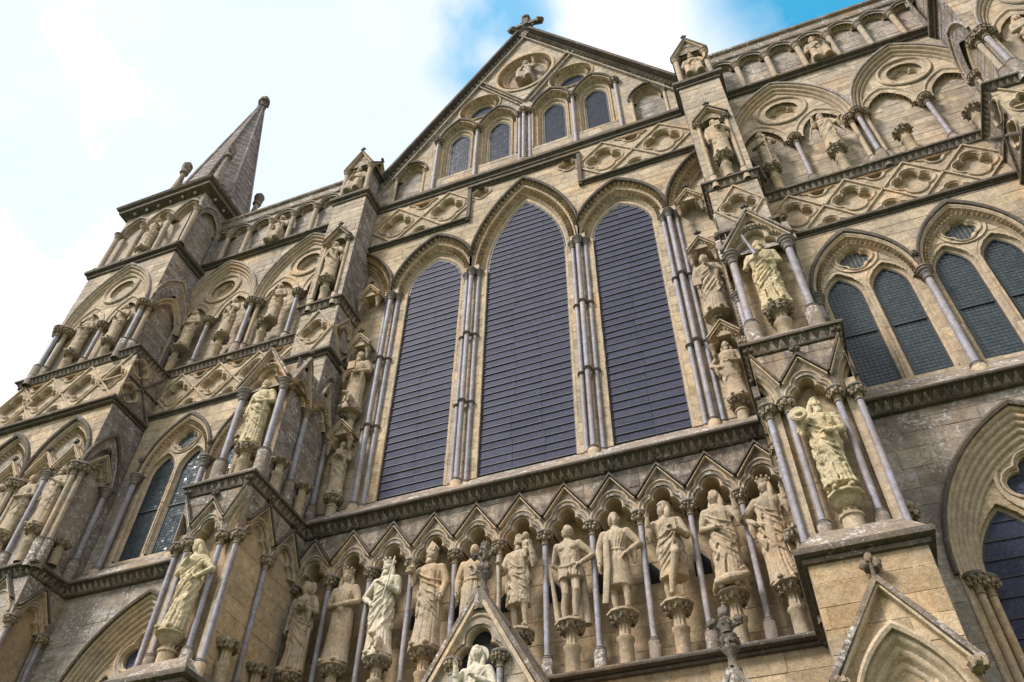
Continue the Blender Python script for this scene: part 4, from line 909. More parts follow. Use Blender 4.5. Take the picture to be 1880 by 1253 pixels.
# ================================================================== STAIR TURRETS
def tooth_box(mb, q, d):
    mb.ball((q.x+d.y*.2, q.y-d.x*.2, 14.70), (.05, .05, .05), 5, 4)
def turret(s):
    X = lambda x: s*x
    def WL(y, a, b, *r, **k): return wall('F', y, min(s*a, s*b), max(s*a, s*b), *r, **k)
    inner = 'E' if s < 0 else 'W'; sg = 1 if inner == 'E' else -1
    def RECT(xi, xo, y): xl, xr = min(X(xi), X(xo)), max(X(xi), X(xo)); return U(xl, xr, y, 2.0)
    yf = -1.30; xi, xo = 10.95, 15.05
    # lowest stage
    WL(yf, xi, xo, -8, -0.9, 'grey', course=0.36)
    wall(inner, X(xi), yf, 0.0, -8, -0.9, 'grey', [in_tref(-0.82, -1.9, 1.0, -4.4)], course=0.36)
    add_tref(inner, -0.82, X(xi)+sg*0.02, -1.9, 1.0, 0.2, 3, 0.02, 0.15); gablet(inner, -0.82, X(xi)+sg*0.02, -1.62, 0.435, 0.62); put('niche_back', MB().box(-.42, .42, .14, .2, -2.6, .5).mesh('niche_back', 'gold'), CH, (X(xi), -0.82, -1.9), FACE[inner])
    add_tref('F', X(11.5), yf-0.02, -1.75, 1.0, 0.1, 3, 0.02, 0.15); gablet('F', X(11.5), yf-0.02, -1.48, 0.435, 0.62)
    for y in (-1.28, -0.38): column(X(xi)+sg*0.05, y, -5.2, -1.88, 0.052, 'f')
    block('turret_core', min(X(xi+.15), X(xo)), max(X(xi+.15), X(xo)), yf+0.15, 2.2, -12.45, 6.2, 'grey')
    cornice(RECT(xi, xo, yf)[1 if s < 0 else 0:4 if s < 0 else 3], -0.66, -0.90, 0.2, pitch=0.155, single=False)
    strip(RECT(xi, xo, yf), [(0.19, -0.67), (0.1, -0.6), (-0.3, -0.35)], 'sill', 'ledge')
    # stage with canopied figures
    ops = [in_arch(X(c), 2.08, 0.94, 1.75, -0.5) for c in (11.95, 13.9)]
    WL(yf, xi, xo, -0.6, 4.3, 'buff', ops, course=0.28)
    WL(yf+0.25, xi+.2, xo, -0.6, 4.0, 'gold', course=0.34, name='niche_wall')
    for c in (11.95, 13.9):
        add_arch('F', X(c), yf, 2.08, (0.70, 1.32), (0.96, 1.78), 0.22, -0.04, 4, 0.03, dog=(0.4,), hood=0.07, n=10)
        for q in (-.42, .42):
            add_tref('F', X(c+q), yf+0.02, 2.08, 0.88, 0.2, 2, 0.02, 0.12, dog=True); gablet('F', X(c+q), yf, 2.30, 0.42, 0.55, 0.08, 0.06, mat='mould')
            put('canopy', cached('canop2', lambda: MB().prism([(-.40, .0), (.40, .0), (0, .52)], 0.05, 0.26).mesh('canopy', 'mould')), CH, (X(c+q), yf, 2.42))
        ring('F', X(c), yf+0.14, 3.02, 0.2, 0.36, 0.1, -0.02, 2, 0.02)
        column(X(c), yf-0.06, -0.55, 2.08, 0.058, 'm', drum=0.35)
    for x in (10.99, 12.92, 14.87):
        for dx, y in ((0, -.1), (-.12, 0), (.12, 0)): column(X(x+dx), yf+y, -0.55, 2.06, 0.065, 'f', 'pale', drum=0.5)
    for x in (11.50, 12.44, 13.45): corbel(X(x), yf+0.02, -0.5, 0.38, 0.21)
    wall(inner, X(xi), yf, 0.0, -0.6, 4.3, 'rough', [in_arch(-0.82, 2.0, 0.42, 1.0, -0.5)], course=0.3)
    wall(inner, X(xi+0.2), yf, 0.0, -0.6, 3.6, 'gold', course=0.36, name='niche_wall')
    add_arch(inner, -0.82, X(xi), 2.0, (0.36, 0.95), (0.56, 1.36), 0.2, -0.03, 4, 0.025, dog=(0.4,), hood=0.06, n=9)
    add_tref(inner, -0.82, X(xi)+sg*0.01, 2.0, 0.85, 0.2, 2, 0.02, 0.12, dog=True); gablet(inner, -0.82, X(xi), 2.2, 0.4, 0.55, 0.08, 0.06, mat='mould')
    column(X(xi)+sg*0.05, -0.42, -0.5, 1.98, 0.07, 'm', drum=0.45); corbel(X(xi)+sg*0.05, -0.95, -0.5, 0.12, 0.2, inner)
    # lozenge band
    string(RECT(xi, xo, yf-0.06), 4.32, 4.14, 0.12)
    us = sorted(X(x) for x in (12.42, 13.76, 15.0-0.2)); qo = diamonds('F', yf-0.04, us, 4.34, 5.95, 1.36, qa=0.23, qr=0.205)
    qh = quatrefoil('F', X(11.42), yf-0.04, 5.2, 0.2, 0.19); qo.append(in_quat(X(11.42), 5.2, .2, .185))
    WL(yf-0.04, xi-0.05, xo, 4.3, 6.0, 'buff', qo, course=0.3)
    mb = MB()
    for p0, p1 in (((11.05, 5.95), (11.74, 5.15)), ((11.74, 5.15), (11.05, 4.34)), ((11.05, 5.15), (11.74, 5.15))): bar_poly(mb, (X(p0[0]), p0[1]), (X(p1[0]), p1[1]), 0.06, -0.045, 0.02)
    put('lozenge_ribs', mb.mesh('lozenge_ribs', 'mould'), CH, (0, yf-0.04, 0))
    wall(inner, X(xi-0.05), yf-0.04, 0.0, 4.3, 6.0, 'stain', [in_quat(-1.05, 5.62, .13, .13), in_quat(-1.05, 4.72, .13, .13)], course=0.3)
    for zz in (5.62, 4.72): quatrefoil(inner, -1.05, X(xi-0.05), zz, 0.13, 0.13)
    mb = MB()
    for p0, p1 in (((-1.3, 5.95), (-0.2, 4.34)), ((-1.3, 5.15), (-0.1, 5.15)), ((-1.3, 4.34), (-.2, 5.95))): bar_poly(mb, (sg*p0[0], p0[1]), (sg*p1[0], p1[1]), 0.07, -0.05, 0.02)
    put('lozenge_ribs', mb.mesh('lozenge_ribs', 'dark'), CH, (X(xi-0.05), 0, 0), FACE[inner])
    cornice(RECT(xi-0.02, xo, yf-0.05)[1 if s < 0 else 0:4 if s < 0 else 3] if False else RECT(xi-0.02, xo, yf-0.05), 6.20, 5.96, 0.14, single=False, pitch=0.14)
    # upper arcade stage
    xi2, xo2 = 11.55, 15.0; c = 13.22
    WL(yf, xi2, xo2, 6.2, 11.1, 'pale', [in_arch(X(c), 8.40, 1.48, 2.57, 6.0)], course=0.26)
    block('turret_core', min(X(xi2+.3), X(xo2)), max(X(xi2+.3), X(xo2)), yf+0.22, 2.0, 6.1, 14.7, 'pale')
    add_arch('F', X(c), yf, 8.40, (1.18, 2.08), (1.50, 2.60), 0.2, -0.05, 4, 0.05, hood=0.05, hmat='grey', n=12)
    WL(yf+0.1, c-1.3, c+1.3, 8.15, 10.9, 'mould', [in_arch(X(c+q), 8.15, 0.50, 0.84, 6) for q in (-.70, .70)]+[in_disc(X(c), 9.88, 0.42), outer_clip(X(c), 8.4, 1.27, 2.2)], course=0.3, mn=0.03, name='tympanum')
    for q in (-.70, .70): add_arch('F', X(c+q), yf+0.1, 8.15, (0.44, 0.76), (0.68, 1.16), 0.16, -0.05, 3, 0.04, dog=(0.36,), hood=0, n=9)
    ring('F', X(c), yf+0.1, 9.88, 0.37, 0.67, 0.14, -0.06, 3, 0.05); quatrefoil('F', X(c), yf+0.22, 9.88, 0.19, 0.17, 0.06)
    column(X(c-0.12), yf+0.05, 6.2, 8.15, 0.062, 'f', drum=0.4)
    for x in (11.62, 14.72):
        for dx, y in ((0, -.08), (-.15, .05), (.15, .05)): column(X(x+dx), yf+y, 6.2, 8.42, 0.07, 'f', 'purbeck' if dx == 0 else 'pale', drum=0.55)
    for x in (12.42, 13.78): corbel(X(x), yf+0.05, 6.22, 7.06, 0.2)
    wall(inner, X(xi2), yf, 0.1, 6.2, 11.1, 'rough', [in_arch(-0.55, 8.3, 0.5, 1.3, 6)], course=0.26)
    wall(inner, X(xi2+0.16), yf, 0.1, 6.2, 10.2, 'grey', course=0.26, name='niche_wall')
    add_arch(inner, -0.55, X(xi2), 8.9, (0.50, 0.9), (0.72, 1.35), 0.16, -0.03, 3, 0.025, hood=0.04, hmat='grey', n=9); add_arch(inner, -0.55, X(xi2+.1*s), 8.3, (0.46, 0.8), (0.62, 1.1), 0.1, -0.03, 2, 0.025, hood=0, n=9)
    string(RECT(xi2, xo2, yf), 11.38, 11.05, 0.16)
    # top stage
    WL(yf+0.05, xi2, xo2-.1, 11.3, 14.75, 'pale', [in_arch(X(a), 13.42, 0.545, 0.80, 11.4) for a in (12.0, 13.13, 14.22)], course=0.26)
    WL(yf+0.24, xi2, xo2-.1, 11.3, 14.3, 'pale', course=0.26, name='niche_wall')
    for a in (12.0, 13.13, 14.22): add_arch('F', X(a), yf+0.05, 13.42, (0.38, 0.5), (0.56, 0.82), 0.18, -0.03, 3, 0.02, dog=(0.4,), hood=0.04, hmat='grey', n=8)
    for x in (11.46, 12.57, 13.68, 14.76): column(X(x), yf-0.02, 11.38, 13.42, 0.085, 's', 'pale')
    corbel(X(13.13), yf-0.02, 11.3, 11.75, 0.2)
    wall(inner, X(xi2), yf+0.05, 0.4, 11.3, 14.75, 'rough', [in_arch(-0.6, 13.3, 0.46, 0.7, 11.4)], course=0.26)
    wall(inner, X(xi2+0.16), yf, 0.4, 11.3, 14.3, 'grey', course=0.26, name='niche_wall')
    add_arch(inner, -0.6, X(xi2), 13.3, (0.42, 0.66), (0.60, 0.95), 0.16, -0.03, 3, 0.02, dog=(0.4,), hood=0.04, hmat='grey', n=8)
    R2 = RECT(xi2, xo2-.1, yf+0.05)
    strip(R2, [(-0.05, 14.5), (0.02, 14.52), (0.10, 14.6), (0.26, 14.66), (0.28, 14.74), (0.26, 14.80), (0.36, 14.86), (0.40, 14.95), (0.36, 15.02), (-0.05, 15.08), (-1.5, 15.2)], 'dark', 'turret_cornice')
    mb = MB()
    for a, b in zip(R2, R2[1:]):
        a, b = Vector(a), Vector(b); n = int((b-a).length/0.24)
        for i in range(n): q = a+(b-a)*(i+.5)/n; d = (b-a).normalized(); leafball(mb, (q.x+d.y*.11, q.y-d.x*.11, 14.55), (.06, .06, .085), .4, 2, q.x+q.y, 8, 6) if i % 2 else tooth_box(mb, q, d)
    put('cornice_heads', mb.mesh('cornice_heads', 'grey', 60), CH)['kind'] = 'stuff'
    # spire and corner pinnacles
    mb = MB(); rows = []
    for k in range(25):
        z = 15.0+9.0*k/24 if k < 24 else 23.9; r = lerp(1.42, 0.09, k/24); dz = 9.0/24; [rows.append([((r-e)*math.cos(PI/8+j*PI/4), (r-e)*math.sin(PI/8+j*PI/4), z+o_) for j in range(8)]) for o_, e in ((0, 0.0), (dz-.03, dz*.145), (dz-.025, dz*.145+.02), (dz-.005, dz*.145+.02))]
        if k: rows.insert(-1, [(x*1.012, y*1.012, z-0.42) for x, y, _ in rows[-1]]) if False else None
    mb.grid(rows, True)
    for j in range(8): mb.tube([(1.43*math.cos(PI/8+j*PI/4), 1.43*math.sin(PI/8+j*PI/4), 15.0), (.09*math.cos(PI/8+j*PI/4), .09*math.sin(PI/8+j*PI/4), 23.95)], [.07, .04], 5)
    o = put('spire', mb.mesh('spire', 'spirestone', 20), CH, (X(12.52), 0.0, 0))
    f = MB(); f.lathe([(.1, 0), (.12, .12), (.2, .2), (.16, .3), (.12, .4), (.22, .62), (.24, .8), (.16, .86), (.12, 1.0)], 8); lumps(f, .19, .62, 7, .09); f.ball((0, 0, 1.02), .13, 7, 5); sub('spire_finial', f.mesh('spire_finial', 'dark', 60), o, (0, 0, 23.6))
    def pin():
        m = MB(); m.lathe([(.26, 0), (.24, .2), (.08, 2.2), (.17, 2.26), (.17, 2.34), (.1, 2.4), (.12, 2.55), (.2, 2.65), (.2, 2.8), (.1, 2.86)], 8); leafball(m, (0, 0, 2.6), (.17, .17, .15), .5, 3.4, 1); leafball(m, (0, 0, 2.86), (.11, .11, .15), .5, 3.4, 2); return m.mesh('corner_pinnacle', 'stain', 50)
    for px, py in ((11.60, -1.05), (13.60, -1.05), (11.75, 1.15), (13.60, 1.15)): put('corner_pinnacle', cached('cpin', pin), CH, (X(px), py, 15.0))
for s in (-1, 1): turret(s)
# ground
g = bpy.data.objects.new('ground', MB().add([(-400, -400, 0), (400, -400, 0), (400, 400, 0), (-400, 400, 0)], [(0, 1, 2, 3)]).mesh('ground', 'turf')); COL.objects.link(g); g['kind'] = 'structure'

# ================================================================== STATUES
ARM = {'down': ((.27, .0, 1.13), (.25, -.08, .88)), 'chest': ((.28, -.05, 1.14), (.06, -.21, 1.24)), 'waist': ((.28, -.01, 1.13), (.06, -.20, 1.03)),
       'up': ((.29, -.08, 1.2), (.27, -.18, 1.46)), 'staff': ((.28, -.05, 1.12), (.27, -.21, 1.16)), 'hip': ((.38, .03, 1.16), (.21, -.10, .99)),
       'behind': ((.31, .10, 1.15), (.12, .15, .98)), 'book': ((.28, -.03, 1.12), (.13, -.23, 1.16)), 'out': ((.30, -.06, 1.16), (.38, -.2, 1.12)), 'pray': ((.26, -.06, 1.15), (.04, -.20, 1.36)), 'none': None}
def head_mesh(mb, c, R, hair, beard, hat, sc=1.0, rs=0):
    T = lambda p: tuple(Vector(c)+R @ (Vector(p)*sc))
    hb = MB(); g = lambda a, b: math.exp(-(a/b)**2)
    def face(d):
        k = 1-0.20*max(0, -d.z)*abs(d.x)
        if d.y < 0.1:
            k += 0.20*g(d.x, .13)*g(d.z+.10, .22)-0.10*g(abs(d.x)-.36, .17)*g(d.z-.12, .13)+0.06*g(d.z-.34, .12)*g(d.x, .5)-0.06*g(d.x, .3)*g(d.z+.50, .05)+0.05*g(d.x, .3)*g(d.z+.42, .05)+0.08*g(d.x, .3)*g(d.z+.85, .2)
            k += 0.035*g(abs(d.x)-.36, .09)*g(d.z-.1, .07)
        return k
    hb.ball((0, 0, 0), (.082, .098, .125), 32, 22, face)
    for s in (-1, 1): hb.ball((s*.083, .01, -.005), (.014, .025, .034), 6, 5)
    if hair != 'bald':
        vol = {'short': 1.13, 'curly': 1.2, 'long': 1.17, 'veil': 1.3}[hair]
        def hf(d):
            front = d.y < -0.30 and d.z < (0.62 if hair != 'veil' else 0.66) and abs(d.x) < (.72 if hair != 'veil' else .62)
            if front or d.z < -.78: return 0.8
            return vol+(0.055*math.sin(14*d.x+3*d.z+rs)*math.sin(13*d.z+5*d.y) if hair != 'veil' else .02*math.sin(16*d.x))
        hb.ball((0, .008, .012), (.082, .098, .125), 26, 18, hf)
        if hair in ('long', 'veil'):
            for s in (-1, 1):
                w_ = .045 if hair == 'long' else .06
                hb.tube([(s*.075, .02, .04), (s*.098, .01, -.08), (s*.10, .0, -.17), (s*.12, -.01, -.26)], [.03, w_, w_, .03], 8)
            hb.tube([(0, .08, .05), (0, .10, -.1), (0, .11, -.25)], [.05, .085, .09], 9)
    if beard:
        L = .085 if beard == 1 else .13
        hb.ball((0, -.062, -.09-L*.35), (.062, .05, L), 14, 10, lambda d: 1+.12*math.sin(16*d.x+4*d.z)+.08*math.sin(12*d.z))
        for s in (-1, 1): hb.ball((s*.03, -.098, -.052), (.032, .016, .013), 6, 4)
    if hat == 'crown':
        hb.lathe([(.092, .05), (.098, .06), (.10, .085), (.10, .12)], 16)
        for j in range(8): a = j*PI/4; hb.ball((.10*math.cos(a), .105*math.sin(a), .14), (.022, .022, .032), 6, 4)
    elif hat == 'mitre':
        for y in (-.03, .03): hb.add([(-.085, y*2.2, .07), (.085, y*2.2, .07), (.095, y*1.6, .16), (0, y, .30), (-.095, y*1.6, .16), (0, 0, .07)], [(0, 1, 2, 3, 4), (4, 3, 2, 1, 0)])
        hb.ball((0, 0, .12), (.09, .09, .12), 12, 8)
    elif hat == 'turban': hb.ball((0, .01, .085), (.105, .115, .065), 14, 8, lambda d: 1+.05*math.sin(12*d.x+9*d.z))
    elif hat == 'halo': hb.lathe([(.0, -.008), (.15, -.008), (.155, 0), (.15, .008), (0, .008)], 20) if False else hb.add([(.165*math.cos(2*PI*j/20), .07, .02+.165*math.sin(2*PI*j/20)) for j in range(20)]+[(.165*math.cos(2*PI*j/20), .09, .02+.165*math.sin(2*PI*j/20)) for j in range(20)], [tuple(range(20))[::-1], tuple(range(20, 40))]+[(j, (j+1) % 20, (j+1) % 20+20, j+20) for j in range(20)])
    mb.add([T(p) for p in hb.v], hb.f)
def figure(seed, hem=0.0, k=9, lean=0.03, L='chest', R='down', yaw=0, pitch=0, roll=0, hair='short', beard=0, hat=None, mantle=1, seated=False, child=False, knee=False, dog=False, dragon=False, wide=1.02, arms=1.0):
    r = random.Random(seed); b = MB(); ph, ph2, tw = r.uniform(0, 6), r.uniform(0, 6), r.uniform(-.6, .6)
    cxf = lambda z: lean*math.sin(PI*min(z, 1.5)/1.5)+0.4*lean*max(0, z-1.2)
    zoff = -0.36 if seated else 0.0
    ST = [(0.0, .225, .17), (.12, .205, .155), (.35, .19, .145), (.65, .185, .14), (.92, .185, .135), (1.08, .158, .118), (1.2, .165, .122), (1.34, .195, .13), (1.43, .195, .11), (1.47, .15, .09), (1.50, .08, .07), (1.58, .055, .058)]
    def rad(z):
        for (z0, a0, b0), (z1, a1, b1) in zip(ST, ST[1:]):
            if z <= z1: t = (z-z0)/(z1-z0); return lerp(a0, a1, t), lerp(b0, b1, t)
        return ST[-1][1:]
    bare = hem > .6
    def fold(th, z):
        a = (0.38*max(0, 1-z/1.25)**0.6+0.05) if z < 1.25 else (0.08 if not bare else 0.0)
        q = abs(math.sin(k*.5*(th+tw*z)+ph+.5*math.sin(3*z+ph2)))**0.75; q2 = abs(math.sin(k*.85*th-tw*2*z+ph2))
        g1_ = (1-abs(math.sin(k*.5*(th+tw*z)+ph+.5*math.sin(3*z+ph2))))**2.6; g2_ = (1-q2)**3
        return 1+a*(0.30*(q-.5)+.25)-a*(1.0*g1_+0.6*g2_)
    n = 56; rows = []; z0 = hem
    zs_ = [z0, z0]+[z0+(1.58-z0)*i/30 for i in range(31)]+[1.58]
    for i, z in enumerate(zs_):
        a, c = rad(z); a *= wide if z < 1.45 else 1; f = 0.02 if i == 0 or i == len(zs_)-1 else 1.0
        if seated: z_ = z+zoff
        rows.append([(cxf(z)+a*f*fold(2*PI*j/n, z)*math.cos(2*PI*j/n), c*f*fold(2*PI*j/n, z)*math.sin(2*PI*j/n), z+zoff) for j in range(n)])
    if seated: rows = [q for q, z in zip(rows, zs_) if z > .75]; rows = [[(p[0]*.05, p[1]*.05, p[2]) for p in rows[0]]]+rows
    b.grid(rows, True, flip=False)
    if mantle and not seated:
        rows = []; sd_ = 1 if mantle > 0 else -1
        for i in range(23):
            v = i/22; row = []
            for j in range(n):
                th = 2*PI*j/n; zl = .60+.22*math.sin(th*1+sd_*1.0+ph*.1)+.10*math.cos(2*th+ph); z = lerp(1.475, max(zl, hem+.1), v); a, c = rad(z); th2 = th+sd_*z*1.5
                g = 1.20+.02*v-(0.30*(1-abs(math.sin(2.6*th2+8*z*sd_+ph)))**2.4+.20*(1-abs(math.sin(4.5*th2-6*z+ph2)))**2.6)*min(1, .3+2.0*v)+.05*math.sin(2*th2+5*z)
                if i == 22: g *= .9
                row.append((cxf(z)+a*g*wide*math.cos(th), c*g*math.sin(th), z))
            rows.append(row)
        rows = [[(cxf(1.47), 0, 1.49)]*n]+rows+[[(cxf(.7), 0, .8)]*n]
        b.grid(rows[::-1], True)
    def surf(th, z, g=1.0):
        a, c = rad(z); a *= wide; return Vector((cxf(z)+a*g*math.cos(th), c*g*math.sin(th), z))
    if not seated:
        og = 1.17 if mantle else 1.05
        npl = int(k*1.5)
        for i in range(npl):                               # pleats of the skirt
            th = PI*1.02+PI*.96*(i+r.uniform(.2, .8))/npl; zt = min(1.02, (.72 if mantle else 1.0)+r.uniform(-.12, .1)); dr_ = r.uniform(-.10, .10)
            if hem > .6: zt = .97
            P = [surf(th+dr_*(1-j/6)**2, lerp(zt, hem+.01, j/6), 1.0+(.09 if hem < .6 else .16)*(j/6)) for j in range(7)]
            b.tube(P, [.004, .011, .015, .018, .021, .024, .026] if hem < .3 else [.006, .012, .016, .018, .02, .02, .018], 6)
        if mantle:
            sd_ = 1 if mantle > 0 else -1
            for j in range(6):                             # swags fanning from shoulder to hip
                ta, tb = PI*(1.06+r.uniform(0, .12)), PI*(1.94-r.uniform(0, .25)); P = []; sg_ = r.uniform(.06, .16)
                for q in range(11):
                    t = q/10; u = t if sd_ > 0 else 1-t; z = lerp(1.40-.045*j, 1.16-.15*j+r.uniform(-.01, .01), u)-sg_*4*t*(1-t); P.append(surf(lerp(ta, tb, t), max(hem+.06, min(1.44, z)), og+.03))
                w1 = r.uniform(.013, .022); b.tube(P, [max(.003, w1*math.sin(PI*(q+.3)/10.6)**.8) for q in range(11)], 6)
            ex = PI*(1.30 if sd_ > 0 else 1.70)            # falling zigzag edge
            P = [surf(ex+.10*(-1)**q, 1.15-q*.09, og+.05) for q in range(8) if 1.15-q*.09 > hem+.05]
            if len(P) > 2: b.tube(P, .022, 6)
        elif not bare:
            for q in (-1, 1):
                for j in range(3): b.tube([surf(PI*1.5+q*(.25+.3*j), 1.40-.02*j, 1.04), surf(PI*1.5+q*(.18+.26*j), 1.22, 1.05), surf(PI*1.5+q*(.10+.2*j), 1.06, 1.05)], [.006, .014, .008], 6)
            b.tube([surf(PI*2*q/24, 1.065, 1.06) for q in range(25)], .016, 6)
        if bare:
            for q in (-1, 1): b.ball((q*.08+cxf(1.3), -.095, 1.325), (.085, .045, .06), 10, 8); b.ball((q*.045+cxf(1.15), -.095, 1.15), (.045, .03, .06), 8, 6)
            b.tube([surf(PI*2*q/24, .96+.03*math.sin(q), 1.10) for q in range(25)], .028, 7)
    if hem > .3 or knee:                                   # legs in view
        for s in (-1, 1):
            fwd = -.05 if s > 0 else .02
            if knee and s > 0: P = [(s*.09, 0, .95), (s*.13, -.24, .72), (s*.02, -.16, .36), (-.02, -.14, .12), (-.04, -.24, .06)]
            else: P = [(s*.09, 0, .95), (s*.10+cxf(.5), fwd-.03, .52), (s*.105, fwd+.01, .30), (s*.10, .02+fwd, .09), (s*.11, -.13+fwd, .04)]
            b.tube(P, [.095, .066, .058, .038, .035], 10)
            b.ball(P[1], .068, 8, 6)
    if seated:
        for s in (-1, 1): b.tube([(s*.10, .02, .50), (s*.15, -.17, .47), (s*.15, -.19, .25), (s*.15, -.20, .0)], [.11, .095, .085, .11], 10)
        b.ball((0, -.09, .36), (.2, .14, .17), 18, 12, lambda d: 1+.10*math.sin(9*d.x+5*d.z)); b.box(-.24, .24, -.12, .2, 0, .40); b.box(-.25, .25, .12, .2, 0, 1.0)
        b.ball((0, -.15, .2), (.2, .10, .24), 20, 12, lambda d: 1+.12*math.sin(14*d.x+2*d.z))
    if hem < .3 and not seated:
        for s in (-1, 1): b.tube([(s*.09, -.05, .03), (s*.11, -.2, .03), (s*.115, -.26, .02)], [.05, .045, .03], 8)
    hands = []
    for s, nm in ((-1, R), (1, L)):
        if ARM[nm] is None: continue
        e, h = ARM[nm]; sh = Vector((s*.185+cxf(1.4), 0, 1.405+zoff)); e = Vector((s*e[0]+cxf(1.1), e[1], e[2]+zoff)); h = Vector((s*h[0]+cxf(1.1), h[1], h[2]+zoff))
        sl = 1.0 if bare else 1.16
        b.tube([sh+Vector((-s*.04, 0, .01)), sh, (sh+e)/2+Vector((s*.012, 0, 0)), e, (e+h)/2, h], [.06, .078*sl, .064*sl, .058*sl, .05*sl, .034], 11)
        b.ball(tuple(sh), .083*sl**.5, 9, 7); b.ball(tuple(e), .058*sl, 8, 6)
        if not bare and r.random() < .7:                   # hanging sleeve
            m = lerp(0, 1, .7); q = e.lerp(h, .55); b.tube([q, q+Vector((0, .02, -.12)), q+Vector((0, .04, -.26))], [.055, .06, .02], 9, fy=.7)
        d = (h-e).normalized(); b.tube([h, h+d*.05, h+d*.08], [.036, .042, .03], 8, fy=.7)
        up = Vector((0, 0, 1)) if abs(d.z) < .8 else Vector((1, 0, 0)); sd2 = d.cross(up).normalized()
        for q in range(4): o_ = h+d*.07+sd2*(.016*(q-1.5)*1.15); b.tube([o_, o_+d*(.045-.006*abs(q-1.3))+Vector((0, -.01, -.012)), o_+d*.05+Vector((0, 0, -.04))], [.0125, .012, .010], 6)
        b.tube([h+d*.02+sd2*.035, h+d*.06+sd2*.05+Vector((0, -.01, .01))], [.014, .011], 6); hands.append(h)
    if child:
        b.ball((.13, -.05, 1.56), (.09, .08, .12), 10, 8); b.ball((.12, -.07, 1.74), (.065, .07, .078), 12, 10)
        for q in ((-.02, -.14, 1.60), (.2, -.16, 1.55)): b.tube([(.13, -.05, 1.62), q], [.035, .025], 7)
        b.tube([(.14, -.08, 1.48), (.16, -.18, 1.40), (.15, -.17, 1.25)], [.045, .04, .03], 7)
    if dog:
        b.ball((.10, -.24, .16), (.08, .13, .11), 10, 8); b.ball((.05, -.34, .26), (.055, .07, .055), 9, 7); b.tube([(.05, -.36, .25), (.03, -.44, .23)], [.04, .025], 7)
        for q in (-.03, .07): b.tube([(.06+q, -.31, .2), (.05+q, -.34, 0)], [.035, .025], 6)
        for q in (-.03, .03): b.ball((.05+q, -.31, .32), (.018, .02, .04), 5, 4)
    if dragon:
        b.tube([(-.24, -.1, .02), (-.16, -.24, .09), (.02, -.28, .10), (.18, -.24, .12), (.27, -.16, .2), (.22, -.22, .28)], [.03, .06, .085, .075, .06, .05], 10)
    hp = Vector((cxf(1.6)*1.3, -.015, 1.665+zoff)); Rm = Matrix.Rotation(yaw, 3, 'Z') @ Matrix.Rotation(pitch, 3, 'X') @ Matrix.Rotation(roll, 3, 'Y')
    b.tube([(cxf(1.5), .01, 1.47+zoff), (hp.x*.98, .0, hp.z-.07)], [.068, .058], 10)
    hm = MB(); head_mesh(hm, hp, Rm, hair, beard, hat, 1.0, seed)
    return b, hm, hands
PENDING = []
STAT = {}
def statue(label, x, y, zf, height, mat, rz=0.0, cat='statue', props=(), vox=0.017, erode=0.0, group=None, slab=True, **kw):
    seed = 100+len(PENDING); b, hm, hands = figure(seed, **kw)
    tall = 1.31 if kw.get('seated') else 1.79; sc = height/tall
    me = bpy.data.meshes.new('tmp'); me.from_pydata([(p[0]*sc, p[1]*sc, p[2]*sc) for p in b.v], [], b.f)
    t = bpy.data.objects.new('tmp', me); COL.objects.link(t); md = t.modifiers.new('r', 'REMESH'); md.mode = 'VOXEL'; md.voxel_size = vox
    PENDING.append((t, label, x, y, zf, mat, rz, cat, props, hm, sc, erode, group, seed, hands, slab))
